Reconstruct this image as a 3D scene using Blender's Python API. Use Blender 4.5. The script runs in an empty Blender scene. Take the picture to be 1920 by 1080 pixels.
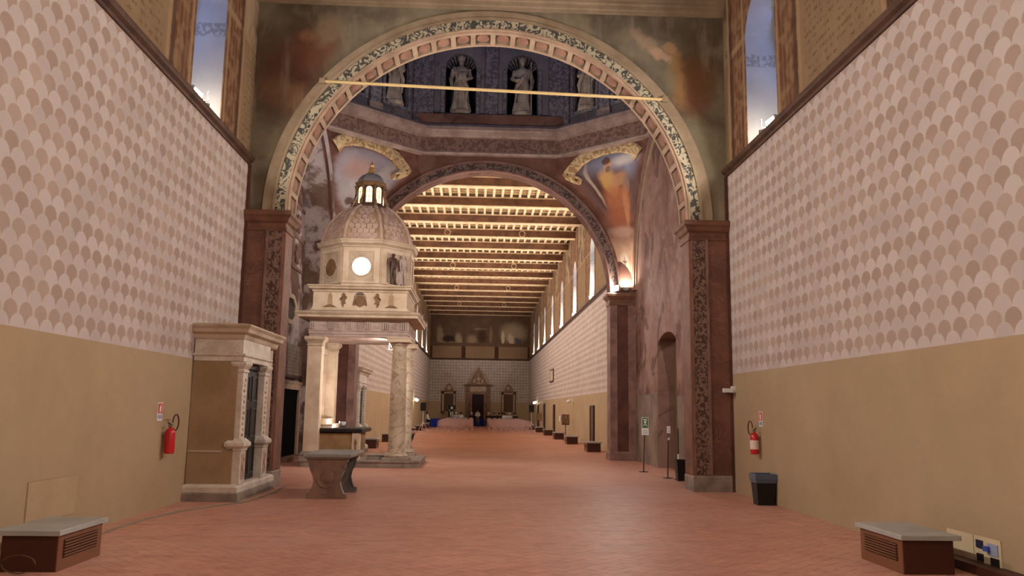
import bpy, math, random
from mathutils import Vector, Matrix
random.seed(7)
SC = bpy.context.scene
COL = SC.collection
PI = math.pi

# ------------------------------------------------------------------ camera
_pitch, _yaw, _roll = 0.1493, 0.0404, 0.0144
_f = Vector((math.sin(_yaw)*math.cos(_pitch), math.cos(_yaw)*math.cos(_pitch), math.sin(_pitch)))
_r = Vector((math.cos(_yaw), -math.sin(_yaw), 0.0))
_u = _r.cross(_f)
_r2 = math.cos(_roll)*_r + math.sin(_roll)*_u
_u2 = -math.sin(_roll)*_r + math.cos(_roll)*_u
cd = bpy.data.cameras.new('camera')
cd.sensor_width = 36.0
cd.lens = 1521.08*36.0/1920.0
cd.clip_start = 0.05
cd.clip_end = 300
cam = bpy.data.objects.new('camera', cd)
COL.objects.link(cam)
cam.matrix_world = Matrix(((_r2.x, _u2.x, -_f.x, -0.1926), (_r2.y, _u2.y, -_f.y, 0.0), (_r2.z, _u2.z, -_f.z, 1.65), (0, 0, 0, 1)))
SC.camera = cam

# ------------------------------------------------------------------ world: dusk sky outside the windows
wd = bpy.data.worlds.new('dusk')
SC.world = wd
wd.use_nodes = True
wd.node_tree.nodes['Background'].inputs[0].default_value = (0.07, 0.14, 0.42, 1)
wd.node_tree.nodes['Background'].inputs[1].default_value = 1.2
SC.view_settings.view_transform = 'Standard'
SC.view_settings.look = 'None'
SC.view_settings.gamma = 1.0
SC.view_settings.use_curve_mapping = False
SC.view_settings.exposure = 0.07
SC.cycles.transparent_max_bounces = 24
SC.cycles.max_bounces = 4
SC.cycles.diffuse_bounces = 3
SC.cycles.glossy_bounces = 2
SC.cycles.use_adaptive_sampling = True
SC.cycles.adaptive_threshold = 0.06
SC.cycles.sample_clamp_indirect = 4.0
WARM = (1.0, 0.92, 0.84)
DUSK = (0.26, 0.42, 1.0)
NEAR_W, SILL_W, CROSS_W, FAR_W, DRUM_W, NICHE_W = 330.0, 11.0, 190.0, 440.0, 400.0, 26.0

# ------------------------------------------------------------------ helpers: colours and node graphs
def lin(c):
    c = c/255.0
    return c/12.92 if c <= 0.04045 else ((c+0.055)/1.055)**2.4
def rgb(r, g, b):
    return (lin(r), lin(g), lin(b), 1.0)

class F:
    """a float socket with arithmetic"""
    def __init__(s, nb, so): s.nb, s.so = nb, so
    def __add__(s, o): return s.nb.m('ADD', s, o)
    def __radd__(s, o): return s.nb.m('ADD', o, s)
    def __sub__(s, o): return s.nb.m('SUBTRACT', s, o)
    def __rsub__(s, o): return s.nb.m('SUBTRACT', o, s)
    def __mul__(s, o): return s.nb.m('MULTIPLY', s, o)
    def __rmul__(s, o): return s.nb.m('MULTIPLY', o, s)
    def __truediv__(s, o): return s.nb.m('DIVIDE', s, o)
    def floor(s): return s.nb.m('FLOOR', s)
    def fract(s): return s.nb.m('FRACT', s)
    def abs(s): return s.nb.m('ABSOLUTE', s)
    def sqrt(s): return s.nb.m('SQRT', s)
    def gt(s, o): return s.nb.m('GREATER_THAN', s, o)
    def lt(s, o): return s.nb.m('LESS_THAN', s, o)
    def max(s, o): return s.nb.m('MAXIMUM', s, o)
    def min(s, o): return s.nb.m('MINIMUM', s, o)
    def mod2(s): return (s*0.5).fract()*2.0
    def sin(s): return s.nb.m('SINE', s)

class NB:
    def __init__(s, name, rough=0.75, spec=0.25, metal=0.0):
        s.mat = bpy.data.materials.new(name)
        s.mat.use_nodes = True
        s.nt = s.mat.node_tree
        s.b = s.nt.nodes['Principled BSDF']
        s.b.inputs['Roughness'].default_value = rough
        s.b.inputs['Specular IOR Level'].default_value = spec
        s.b.inputs['Metallic'].default_value = metal
        s._pos = None
    def n(s, t, **k):
        nd = s.nt.nodes.new(t)
        for a, v in k.items(): setattr(nd, a, v)
        return nd
    def put(s, inp, v):
        if isinstance(v, F): v = v.so
        if isinstance(v, bpy.types.NodeSocket): s.nt.links.new(v, inp)
        elif isinstance(v, (tuple, list)) and len(v) == 3 and len(inp.default_value) == 4: inp.default_value = (*v, 1)
        else: inp.default_value = v
    def m(s, op, a, b=None):
        nd = s.n('ShaderNodeMath', operation=op)
        s.put(nd.inputs[0], a)
        if b is not None: s.put(nd.inputs[1], b)
        return F(s, nd.outputs[0])
    def pos(s):
        if s._pos is None:
            g = s.n('ShaderNodeNewGeometry'); x = s.n('ShaderNodeSeparateXYZ')
            s.nt.links.new(g.outputs['Position'], x.inputs[0])
            s._pos = (F(s, x.outputs[0]), F(s, x.outputs[1]), F(s, x.outputs[2]), g.outputs['Position'])
        return s._pos
    def objco(s):
        t = s.n('ShaderNodeTexCoord'); x = s.n('ShaderNodeSeparateXYZ')
        s.nt.links.new(t.outputs['Object'], x.inputs[0])
        return (F(s, x.outputs[0]), F(s, x.outputs[1]), F(s, x.outputs[2]), t.outputs['Object'])
    def uv(s):
        t = s.n('ShaderNodeTexCoord'); x = s.n('ShaderNodeSeparateXYZ')
        s.nt.links.new(t.outputs['UV'], x.inputs[0])
        return F(s, x.outputs[0]), F(s, x.outputs[1])
    def comb(s, x, y, z=0.0):
        nd = s.n('ShaderNodeCombineXYZ')
        for i, v in enumerate((x, y, z)): s.put(nd.inputs[i], v)
        return nd.outputs[0]
    def noise(s, scale=1.0, detail=3.0, vec=None, rough=0.5, dist=0.0, stretch=None):
        nd = s.n('ShaderNodeTexNoise')
        nd.inputs['Scale'].default_value = scale
        nd.inputs['Detail'].default_value = detail
        nd.inputs['Roughness'].default_value = rough
        nd.inputs['Distortion'].default_value = dist
        v = vec if vec is not None else s.pos()[3]
        if stretch:
            mp = s.n('ShaderNodeMapping'); mp.inputs['Scale'].default_value = stretch
            s.nt.links.new(v, mp.inputs[0]); v = mp.outputs[0]
        s.nt.links.new(v, nd.inputs['Vector'])
        return F(s, nd.outputs['Fac'])
    def voro(s, scale, vec=None, feature='F1', out='Distance'):
        nd = s.n('ShaderNodeTexVoronoi', feature=feature)
        nd.inputs['Scale'].default_value = scale
        s.nt.links.new(vec if vec is not None else s.pos()[3], nd.inputs['Vector'])
        return F(s, nd.outputs[out])
    def white(s, x, y):
        nd = s.n('ShaderNodeTexWhiteNoise', noise_dimensions='2D')
        s.nt.links.new(s.comb(x, y), nd.inputs['Vector'])
        return F(s, nd.outputs['Value'])
    def ss(s, x, a, b):
        nd = s.n('ShaderNodeMapRange', interpolation_type='SMOOTHSTEP')
        s.put(nd.inputs['Value'], x)
        nd.inputs['From Min'].default_value = a; nd.inputs['From Max'].default_value = b
        return F(s, nd.outputs[0])
    def mix(s, f, a, b, mode='MIX'):
        nd = s.n('ShaderNodeMix', data_type='RGBA', blend_type=mode)
        s.put(nd.inputs[0], f); s.put(nd.inputs[6], a); s.put(nd.inputs[7], b)
        return nd.outputs[2]
    def shade(s, col, f, amt):
        """multiply colour by 1 + amt*(f-0.5)*2"""
        k = (f-0.5)*(2*amt)+1.0
        return s.mix(1.0, col, s.comb(k, k, k), 'MULTIPLY')
    def blobs(s, col, u, v, L, wob=0.12, wscale=3.0, op=0.88):
        c = s.comb(u, v)
        n1 = (s.noise(wscale, 6, c, 0.62)-0.5)*(2*wob)
        n2 = (s.noise(wscale*1.13, 6, c, 0.62, 0.4)-0.5)*(2*wob)
        uu, vv = u+n1, v+n2
        for (cu, cv, ru, rv, ang, colr, soft) in L:
            ca, sa = math.cos(ang), math.sin(ang)
            du, dv = uu-cu, vv-cv
            a = (du*ca+dv*sa)*(1.0/ru)
            b = (dv*ca-du*sa)*(1.0/rv)
            r = (a*a+b*b).sqrt()
            col = s.mix((1.0-s.ss(r, 1-soft, 1+soft))*op, col, colr)
        return col
    def done(s, col, bump=None, bstr=0.2, bdist=0.02):
        s.put(s.b.inputs['Base Color'], col)
        if bump is not None:
            nd = s.n('ShaderNodeBump')
            nd.inputs['Strength'].default_value = bstr; nd.inputs['Distance'].default_value = bdist
            s.put(nd.inputs['Height'], bump)
            s.nt.links.new(nd.outputs[0], s.b.inputs['Normal'])
        return s.mat

def plain(name, c, rough=0.6, spec=0.3, metal=0.0, var=0.10, scale=6.0, bump=0.0):
    nb = NB(name, rough, spec, metal)
    n = nb.noise(scale, 4, nb.objco()[3])
    return nb.done(nb.shade(c, n, var), n if bump else None, bump, 0.01)
def glow(name, c, strength):
    nb = NB(name)
    nb.b.inputs['Emission Color'].default_value = c
    nb.b.inputs['Emission Strength'].default_value = strength
    nb.b.inputs['Base Color'].default_value = c
    return nb.mat
def stone(name, c, c2, rough=0.55, spec=0.3, scale=3.0, vein=0.0, cv=None, bump=0.1):
    nb = NB(name, rough, spec)
    n = nb.noise(scale, 5, rough=0.6)
    col = nb.mix(nb.ss(n, 0.35, 0.68), c, c2)
    if vein:
        v = (nb.noise(scale*0.9, 4, dist=1.6, stretch=(1, 1, 1.4))-0.5).abs()
        col = nb.mix((1.0-nb.ss(v, 0.0, 0.035))*vein, col, cv)
    f = nb.noise(scale*14, 3)
    return nb.done(nb.shade(col, f, 0.08))

# ------------------------------------------------------------------ helpers: meshes
class MB:
    def __init__(s): s.v, s.f, s.uv = [], [], None
    def add(s, vs, fs):
        o = len(s.v); s.v += [tuple(p) for p in vs]; s.f += [tuple(i+o for i in f) for f in fs]; return s
    def box(s, x0, x1, y0, y1, z0, z1):
        return s.add([(x0,y0,z0),(x1,y0,z0),(x1,y1,z0),(x0,y1,z0),(x0,y0,z1),(x1,y0,z1),(x1,y1,z1),(x0,y1,z1)],
                     [(0,3,2,1),(4,5,6,7),(0,1,5,4),(1,2,6,5),(2,3,7,6),(3,0,4,7)])
    def stack(s, poly, prof, cap0=True, cap1=True):
        """closed convex (CCW) polygon offset by prof = [(offset, z), ...]"""
        n = len(poly)
        mit = []
        for i in range(n):
            a, b, c = Vector(poly[i-1]), Vector(poly[i]), Vector(poly[(i+1) % n])
            e1, e2 = (b-a).normalized(), (c-b).normalized()
            n1, n2 = Vector((e1.y, -e1.x)), Vector((e2.y, -e2.x))
            mit.append((n1+n2)/(1+n1.dot(n2)))
        vs = []
        for d, z in prof:
            for i in range(n):
                vs.append((poly[i][0]+mit[i].x*d, poly[i][1]+mit[i].y*d, z))
        fs = []
        for k in range(len(prof)-1):
            for i in range(n):
                j = (i+1) % n
                fs.append((k*n+i, k*n+j, (k+1)*n+j, (k+1)*n+i))
        if cap0: fs.append(tuple(reversed(range(n))))
        if cap1: fs.append(tuple((len(prof)-1)*n+i for i in range(n)))
        return s.add(vs, fs)
    def lathe(s, prof, cx=0, cy=0, n=24, mod=None):
        vs, fs = [], []
        for k, (r, z) in enumerate(prof):
            for i in range(n):
                t = 2*PI*i/n
                rr = r*(mod(t, k/(len(prof)-1)) if mod else 1)
                vs.append((cx+rr*math.cos(t), cy+rr*math.sin(t), z))
        for k in range(len(prof)-1):
            for i in range(n):
                j = (i+1) % n
                fs.append((k*n+i, k*n+j, (k+1)*n+j, (k+1)*n+i))
        fs.append(tuple(reversed(range(n)))); fs.append(tuple((len(prof)-1)*n+i for i in range(n)))
        return s.add(vs, fs)
    def tube(s, pts, r, n=8, closed=False):
        P = [Vector(p) for p in pts]; m = len(P)
        R = r if isinstance(r, (list, tuple)) else [r]*m
        vs, fs = [], []
        up = Vector((0.0123, 0.031, 1))
        for i in range(m):
            t = (P[(i+1) % m]-P[i-1]) if closed else (P[min(i+1, m-1)]-P[max(i-1, 0)])
            t.normalize()
            a = t.cross(up)
            if a.length < 0.15: a = t.cross(Vector((1, 0.02, 0.01)))
            a.normalize(); b = t.cross(a)
            for k in range(n):
                w = 2*PI*k/n
                vs.append(P[i]+(a*math.cos(w)+b*math.sin(w))*R[i])
        for i in range(m if closed else m-1):
            j = (i+1) % m
            for k in range(n):
                l = (k+1) % n
                fs.append((i*n+k, i*n+l, j*n+l, j*n+k))
        if not closed:
            fs.append(tuple(reversed(range(n)))); fs.append(tuple((m-1)*n+k for k in range(n)))
        return s.add(vs, fs)
    def prism(s, pts, mapf, d0, d1):
        """flat outline pts (u,v) pushed from depth d0 to d1 by mapf(u,v,d)"""
        n = len(pts)
        vs = [mapf(u, v, d0) for u, v in pts]+[mapf(u, v, d1) for u, v in pts]
        fs = [tuple(range(n)), tuple(reversed(range(n, 2*n)))]
        fs += [(i, n+i, n+(i+1) % n, (i+1) % n) for i in range(n)]
        return s.add(vs, fs)
    def ell(s, c, r, nu=12, nv=8, rot=None):
        vs, fs = [], []
        for j in range(nv+1):
            ph = PI*j/nv
            for i in range(nu):
                t = 2*PI*i/nu
                p = Vector((r[0]*math.sin(ph)*math.cos(t), r[1]*math.sin(ph)*math.sin(t), -r[2]*math.cos(ph)))
                if rot: p = rot @ p
                vs.append(p+Vector(c))
        for j in range(nv):
            for i in range(nu):
                k = (i+1) % nu
                fs.append((j*nu+i, j*nu+k, (j+1)*nu+k, (j+1)*nu+i))
        return s.add(vs, fs)
    def build(s, name, mat, parent=None, smooth=False, uv=None):
        me = bpy.data.meshes.new(name)
        me.from_pydata(s.v, [], s.f)
        if uv:
            l = me.uv_layers.new(name='UVMap')
            for lp in me.loops: l.data[lp.index].uv = uv[lp.vertex_index]
        me.validate()
        import bmesh
        bm = bmesh.new(); bm.from_mesh(me)
        bmesh.ops.recalc_face_normals(bm, faces=bm.faces[:])
        if smooth:
            for e in bm.edges:
                if len(e.link_faces) == 2: e.smooth = e.calc_face_angle(0) < 0.6
            for f in bm.faces: f.smooth = True
        bm.to_mesh(me); bm.free()
        me.materials.append(mat)
        o = bpy.data.objects.new(name, me)
        COL.objects.link(o)
        if parent: o.parent = parent
        return o

def tag(o, label, cat, group=None, kind=None):
    o['label'] = label; o['category'] = cat
    if group: o['group'] = group
    if kind: o['kind'] = kind
    return o
def struct(o, label=None, cat=None):
    o['kind'] = 'structure'
    if label: o['label'] = label
    if cat: o['category'] = cat
    return o
def empty(name, loc=(0, 0, 0), rz=0.0):
    o = bpy.data.objects.new(name, None); COL.objects.link(o)
    o.empty_display_size = 0.1
    o.location = loc; o.rotation_euler = (0, 0, rz)
    return o
def copy_tree(o, parent=None):
    c = o.copy(); COL.objects.link(c)
    if parent: c.parent = parent
    for ch in list(o.children): copy_tree(ch, c)
    return c
def part(mesh, name, loc, parent, rot=(0, 0, 0), scale=(1, 1, 1)):
    o = bpy.data.objects.new(name, mesh); COL.objects.link(o)
    o.location = loc; o.rotation_euler = rot; o.scale = scale; o.parent = parent
    return o
def rect(x0, x1, y0, y1): return [(x0, y0), (x1, y0), (x1, y1), (x0, y1)]
def ngon(n, apo, cx=0, cy=0):
    R = apo/math.cos(PI/n)
    return [(cx+R*math.cos(2*PI*(i+0.5)/n), cy+R*math.sin(2*PI*(i+0.5)/n)) for i in range(n)]
def area(name, loc, aim, power, sx, sy, col=WARM, parent=None, spread=PI):
    l = bpy.data.lights.new(name, 'AREA'); l.shape = 'RECTANGLE'; l.size = sx; l.size_y = sy
    l.energy = power; l.color = col; l.spread = spread
    o = bpy.data.objects.new(name, l); COL.objects.link(o)
    d = Vector(aim)-Vector(loc)
    o.rotation_euler = d.to_track_quat('-Z', 'Y').to_euler()
    if parent:
        o.location = Vector(loc)-parent.location; o.parent = parent
    else: o.location = loc
    return o

def arch_wall(mb, mp, u0, u1, z0, z1, ops, depth, back=True, n=20):
    """wall face on a (u,z) plane; ops = [(uc, ru, zbottom, zspring, rz)] round-headed openings; mp(u,d,z) places it"""
    us = {u0, u1}
    for (c, ru, zb, zs, rz) in ops:
        for k in range(n+1): us.add(round(c-ru*math.cos(PI*k/n), 5))
    us = sorted(us)
    def quad(a, b, d0=None):
        mb.add([mp(*a[0]), mp(*a[1]), mp(*b[1]), mp(*b[0])], [(0, 1, 2, 3)])
    def at(u, op):
        t = max(0.0, 1-((u-op[0])/op[1])**2); return op[3]+op[4]*math.sqrt(t)
    for a, b in zip(us[:-1], us[1:]):
        mid = (a+b)/2
        op = next((o for o in ops if abs(mid-o[0]) < o[1]), None)
        for d in ((0, depth) if back else (0,)):
            if op is None: quad([(a, d, z0), (b, d, z0)], [(a, d, z1), (b, d, z1)])
            else:
                if op[2] > z0: quad([(a, d, z0), (b, d, z0)], [(a, d, op[2]), (b, d, op[2])])
                quad([(a, d, at(a, op)), (b, d, at(b, op))], [(a, d, z1), (b, d, z1)])
        if op is not None:
            quad([(a, 0, at(a, op)), (b, 0, at(b, op))], [(a, depth, at(a, op)), (b, depth, at(b, op))])
            if op[2] > z0: quad([(a, 0, op[2]), (b, 0, op[2])], [(a, depth, op[2]), (b, depth, op[2])])
    for (c, ru, zb, zs, rz) in ops:
        for u in (c-ru, c+ru): quad([(u, 0, zb), (u, 0, zs)], [(u, depth, zb), (u, depth, zs)])
    for (a, b) in (((u0, z0), (u0, z1)), ((u1, z0), (u1, z1)), ((u0, z1), (u1, z1))):
        quad([(a[0], 0, a[1]), (b[0], 0, b[1])], [(a[0], depth, a[1]), (b[0], depth, b[1])])
    return mb
def ring(mb, mp, c, zs, ri, ro, rzi, rzo, d0, d1, n=48, stilt=0.0):
    """half annulus (elliptic) extruded from d0 to d1"""
    pi, po = [], []
    for k in range(n+1):
        t = PI*k/n
        pi.append((c-ri*math.cos(t), zs+rzi*math.sin(t))); po.append((c-ro*math.cos(t), zs+rzo*math.sin(t)))
    if stilt:
        pi = [(pi[0][0], zs-stilt)]+pi+[(pi[-1][0], zs-stilt)]; po = [(po[0][0], zs-stilt)]+po+[(po[-1][0], zs-stilt)]
    m = len(pi); vs = []
    for d in (d0, d1):
        vs += [mp(u, d, z) for u, z in pi]; vs += [mp(u, d, z) for u, z in po]
    fs = []
    for k in range(m-1):
        a, b = k, k+1
        fs += [(a, b, m+b, m+a), (2*m+a, 3*m+a, 3*m+b, 2*m+b), (a, 2*m+a, 2*m+b, b), (m+a, m+b, 3*m+b, 3*m+a)]
    for k in (0, m-1): fs.append((k, m+k, 3*m+k, 2*m+k))
    return mb.add(vs, fs)

# ------------------------------------------------------------------ materials of the setting
W = 5.29
def scallop(nb, u, z, z0=2.48):
    t = (z-z0)/0.150
    k = t.floor()
    d = (k+1.0)-t
    uu = u/0.31
    du = ((uu+k.mod2()*0.5).fract()-0.5)*2.0
    drop = (1.0-(1.0-du*du).max(0.0).sqrt())*1.12
    ina = d.gt(drop)
    r = k+(1.0-ina)
    brown = r.mod2().gt(0.5)
    idx = (uu+r.mod2()*0.5).floor()
    rnd = nb.white(idx, r)
    edge = 1.0-nb.ss((d-drop).abs(), 0.02, 0.075)
    wear = nb.noise(0.55, 4)
    light = nb.mix(rnd, rgb(182, 167, 159), rgb(196, 182, 174))
    dark = nb.mix(rnd, rgb(164, 141, 127), rgb(176, 154, 140))
    dark = nb.mix(nb.ss(wear, 0.45, 0.75)*0.45, dark, rgb(192, 166, 146))
    col = nb.mix(brown, light, dark)
    dr = (((uu+r.mod2()*0.5).fract()-0.5)*2.0).abs()
    gap = nb.ss(dr, 0.74, 0.99)
    col = nb.mix((edge*0.45+gap*0.75).min(1.0), col, rgb(196, 180, 168))
    return nb.shade(col, nb.noise(2.2, 5), 0.09)
def ochre(nb):
    c = nb.mix(nb.noise(0.7, 5), rgb(160, 135, 104), rgb(182, 157, 125))
    return nb.shade(c, nb.noise(1.8, 5, rough=0.65), 0.13)
def ochre_wall(name):
    nb = NB(name, 0.85, 0.15)
    return nb.done(ochre(nb))
def scallop_wall(name):
    nb = NB(name, 0.85, 0.15)
    x, y, z, P = nb.pos()
    return nb.done(scallop(nb, y, z))
def hall_wall(name, yc):
    nb = NB(name, 0.85, 0.15)
    x, y, z, P = nb.pos()
    # painted frieze above the cornice: inscription panels between painted pilasters
    w = (((y-yc)/6.8+0.5).fract()-0.5).abs()*6.8
    pan = nb.mix(nb.noise(1.1, 5), rgb(122, 98, 72), rgb(150, 124, 94))
    line = (z/0.15).fract()
    ink = nb.ss(nb.noise(16.0, 2, stretch=(1, 1, 0.5)), 0.50, 0.60)*(line.gt(0.35)*line.lt(0.75))*0.55
    pan = nb.mix(ink*w.gt(2.2), pan, rgb(92, 66, 44))
    sc = nb.mix(nb.ss(nb.noise(1.4, 5, dist=0.8), 0.4, 0.62), rgb(104, 82, 62), rgb(160, 136, 108))
    pan = nb.mix(z.gt(9.55), pan, sc)
    pil = nb.mix(nb.ss((w*5.2).fract(), 0.35, 0.5), rgb(120, 90, 66), rgb(104, 68, 50))
    pil = nb.mix(nb.ss(nb.noise(3.2, 4, dist=0.5), 0.42, 0.62)*0.6, pil, rgb(148, 118, 88))
    up = nb.mix(w.gt(1.95), pil, pan)
    frame = nb.ss((w-1.95).abs(), 0.10, 0.04)+nb.ss((z-9.5).abs(), 0.10, 0.05)+nb.ss((w-0.95).abs(), 0.07, 0.03)
    up = nb.mix(frame.min(1.0)*0.75, up, rgb(158, 130, 98))
    up = nb.mix(nb.ss((w-1.78).abs(), 0.10, 0.05)*0.7, up, rgb(62, 44, 34))
    col = nb.shade(up, nb.noise(5.0, 4), 0.16)
    jamb = nb.mix(nb.noise(2.0, 4), rgb(138, 134, 130), rgb(172, 166, 158))
    band = nb.ss((z-9.0).abs(), 0.16, 0.12)*nb.ss(nb.noise(14.0, 2), 0.42, 0.56)
    jamb = nb.mix(band*0.5, jamb, rgb(96, 84, 74))
    inside = x.abs().gt(W+0.02)
    col = nb.mix(inside, col, jamb)
    return nb.done(col)
def fresco_end():
    nb = NB('end_wall_fresco', 0.85, 0.15)
    x, y, z, P = nb.pos()
    col = nb.mix(z.gt(2.48), ochre(nb), scallop(nb, x, z))
    dk = nb.mix(nb.noise(1.2, 5), rgb(84, 62, 48), rgb(126, 98, 76))
    cells = ((x+5.29)/3.527).fract()
    u = (cells-0.5)*3.527
    scene = nb.blobs(dk, x, z, [(-4.3, 9.4, .35, 1.0, .1, rgb(164, 140, 112), .5), (-3.3, 9.1, .7, .35, 0, rgb(58, 42, 34), .4), (-2.3, 9.0, .35, .7, .2, rgb(168, 146, 120), .5),
        (-3.2, 8.65, 1.4, .12, 0, rgb(150, 126, 100), .5), (0, 10.2, .6, .12, 0, rgb(150, 126, 100), .4), (-.9, 9.0, .5, .5, 0, rgb(160, 136, 108), .6), (.2, 9.4, .5, .8, 0, rgb(74, 54, 42), .6), (1.1, 9.5, .2, .9, 0, rgb(140, 114, 90), .5),
        (3.6, 9.8, 1.3, 1.0, 0, rgb(176, 150, 124), .5), (2.4, 9.3, .2, .7, 0, rgb(214, 192, 164), .4), (4.0, 9.0, .45, .32, -.3, rgb(84, 84, 92), .3), (3.3, 9.1, .3, .6, .3, rgb(206, 184, 158), .4)], 0.22, 1.6)
    pan = nb.mix(nb.noise(0.8, 4), rgb(132, 104, 78), rgb(164, 134, 104))
    strip = nb.mix(nb.noise(4.0, 3), rgb(62, 40, 30), rgb(96, 66, 50))
    low = nb.mix(u.abs().gt(1.55), pan, strip)
    up = nb.mix(z.gt(8.5), low, scene)
    up = nb.mix(nb.ss((z-8.5).abs(), 0.22, 0.14), up, rgb(110, 84, 64))
    up = nb.mix(u.abs().gt(1.6)*z.gt(8.6), up, rgb(106, 80, 62))
    col = nb.mix(z.gt(6.98), col, up)
    return nb.done(col)
def fresco_arch():
    nb = NB('arch_wall_fresco', 0.85, 0.15)
    x, y, z, P = nb.pos()
    n = nb.noise(0.55, 5, dist=0.4)
    base = nb.mix(nb.ss(n, 0.35, 0.65), rgb(94, 84, 68), rgb(134, 124, 102))
    base = nb.mix(nb.ss(nb.noise(1.6, 4), 0.5, 0.72)*0.55, base, rgb(146, 132, 106))
    base = nb.blobs(base, x, z, [(-4.55, 8.9, .75, .9, .3, rgb(92, 52, 38), .6), (-4.0, 9.65, .55, .45, .5, rgb(116, 66, 46), .6), (-4.2, 9.9, .16, .18, 0, rgb(150, 112, 82), .5), (-4.6, 8.5, .6, .3, -.5, rgb(128, 98, 72), .7), (-3.75, 10.1, .25, .4, -.4, rgb(150, 130, 104), .6),
        (4.5, 8.95, .45, .65, .25, rgb(122, 66, 40), .5), (4.2, 9.25, .2, .65, .1, rgb(176, 134, 80), .5), (4.75, 9.3, .35, .6, .3, rgb(112, 80, 50), .6), (4.05, 9.2, .16, .4, 0, rgb(132, 124, 100), .5), (4.05, 9.9, .12, .15, 0, rgb(186, 146, 108), .4), (3.5, 10.0, .40, .14, -.75, rgb(176, 150, 122), .5), (3.85, 9.7, .25, .11, -.5, rgb(200, 164, 130), .4)], 0.22, 2.2, .72)
    base = nb.mix(nb.ss(nb.noise(2.2, 5, stretch=(1.6, 1, .35)), .5, .75)*.35, base, rgb(168, 152, 128))
    low = nb.mix(nb.noise(1.5, 5), rgb(112, 66, 46), rgb(142, 92, 66))
    base = nb.mix(z.gt(5.8), low, base)
    return nb.done(nb.shade(base, nb.noise(6.0, 5), 0.15))
def ruined(name, a, b, c, amt=0.5):
    nb = NB(name, 0.88, 0.12)
    n1 = nb.noise(0.5, 6, dist=0.7, rough=0.6); n2 = nb.noise(0.75, 6, dist=0.3, rough=0.62); n3 = nb.noise(4.0, 5)
    col = nb.mix(nb.ss(n1, 0.35, 0.62), a, b)
    col = nb.mix(nb.ss(n2, 0.53 if amt < 0.8 else 0.46, 0.60 if amt < 0.8 else 0.55)*amt, col, c)
    col = nb.mix(nb.ss(nb.noise(0.8, 5, dist=1.0), 0.58, 0.66)*0.5, col, rgb(58, 38, 30))
    return nb.done(nb.shade(col, n3, 0.2))
def foliate(name, lt, dk, scale=9.0):
    nb = NB(name, 0.8, 0.2)
    f = nb.ss(nb.noise(scale*0.8, 2.5, dist=2.2), 0.46, 0.54)
    return nb.done(nb.mix(f, dk, lt))
M = {}
M['wall_l'] = hall_wall('painted_wall_left', 14.52)
M['wall_r'] = hall_wall('painted_wall_right', 15.1)
M['wall_far'] = hall_wall('painted_wall_far', 38.95+0.6)
M['ochre_w'] = ochre_wall('ochre_plaster'); M['scallop_w'] = scallop_wall('painted_scallops')
M['wall_end'] = fresco_end()
M['arch'] = fresco_arch()
M['cross_l'] = ruined('ruined_fresco_left', rgb(96, 74, 66), rgb(128, 104, 94), rgb(190, 178, 178), 0.9)
M['cross_r'] = ruined('ruined_fresco_right', rgb(112, 80, 68), rgb(142, 110, 98), rgb(158, 136, 130), 0.45)
M['far_arch'] = ruined('far_arch_fresco', rgb(98, 68, 58), rgb(118, 84, 70), rgb(136, 106, 92), 0.4)
M['folA'] = foliate('foliate_band', rgb(176, 164, 138), rgb(74, 72, 66), 8.0)
M['folB'] = foliate('foliate_strip_brown', rgb(132, 106, 90), rgb(82, 60, 52), 9.0)
M['folC'] = foliate('foliate_band_grey', rgb(122, 102, 92), rgb(76, 60, 56), 6.0)
M['tan'] = stone('tan_painted_plaster', rgb(160, 140, 114), rgb(136, 116, 92), 0.8, 0.2, 1.5)
M['pinkstone'] = stone('pink_painted_plaster', rgb(178, 152, 128), rgb(156, 130, 108), 0.8, 0.2, 2.0)
M['coffer'] = stone('coffer_red', rgb(156, 116, 96), rgb(134, 98, 82), 0.8, 0.2, 3.0)
M['redmarble'] = stone('red_marble_paint', rgb(124, 84, 68), rgb(100, 66, 54), 0.6, 0.3, 1.6, 0.4, rgb(142, 100, 82))
M['darkred'] = stone('dark_red_paint', rgb(98, 58, 46), rgb(76, 44, 36), 0.65, 0.3, 1.6)
M['mauve'] = stone('mauve_stone_paint', rgb(140, 106, 94), rgb(112, 82, 74), 0.7, 0.25, 2.0)
M['greystone'] = stone('grey_stone', rgb(150, 134, 120), rgb(120, 106, 96), 0.6, 0.3, 3.0)
M['cornice'] = stone('brown_cornice_paint', rgb(92, 64, 48), rgb(70, 48, 38), 0.6, 0.3, 3.0)
M['capital'] = stone('brown_capital_stone', rgb(122, 84, 62), rgb(98, 66, 50), 0.6, 0.3, 3.0)
M['octo'] = foliate('octagon_frieze', rgb(134, 106, 94), rgb(108, 82, 72), 4.5)
M['octo_m'] = stone('octagon_moulding', rgb(162, 140, 128), rgb(134, 112, 102), 0.75, 0.2, 2.5)
M['drum'] = ruined('drum_wall', rgb(96, 92, 98), rgb(116, 108, 110), rgb(136, 122, 118), 0.4)
M['drum_p'] = foliate('drum_pilaster', rgb(124, 116, 118), rgb(88, 84, 92), 5.0)
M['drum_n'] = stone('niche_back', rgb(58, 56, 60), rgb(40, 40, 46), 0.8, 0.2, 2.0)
M['statue'] = stone('statue_stone', rgb(176, 160, 142), rgb(136, 120, 106), 0.7, 0.2, 3.0)
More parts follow.
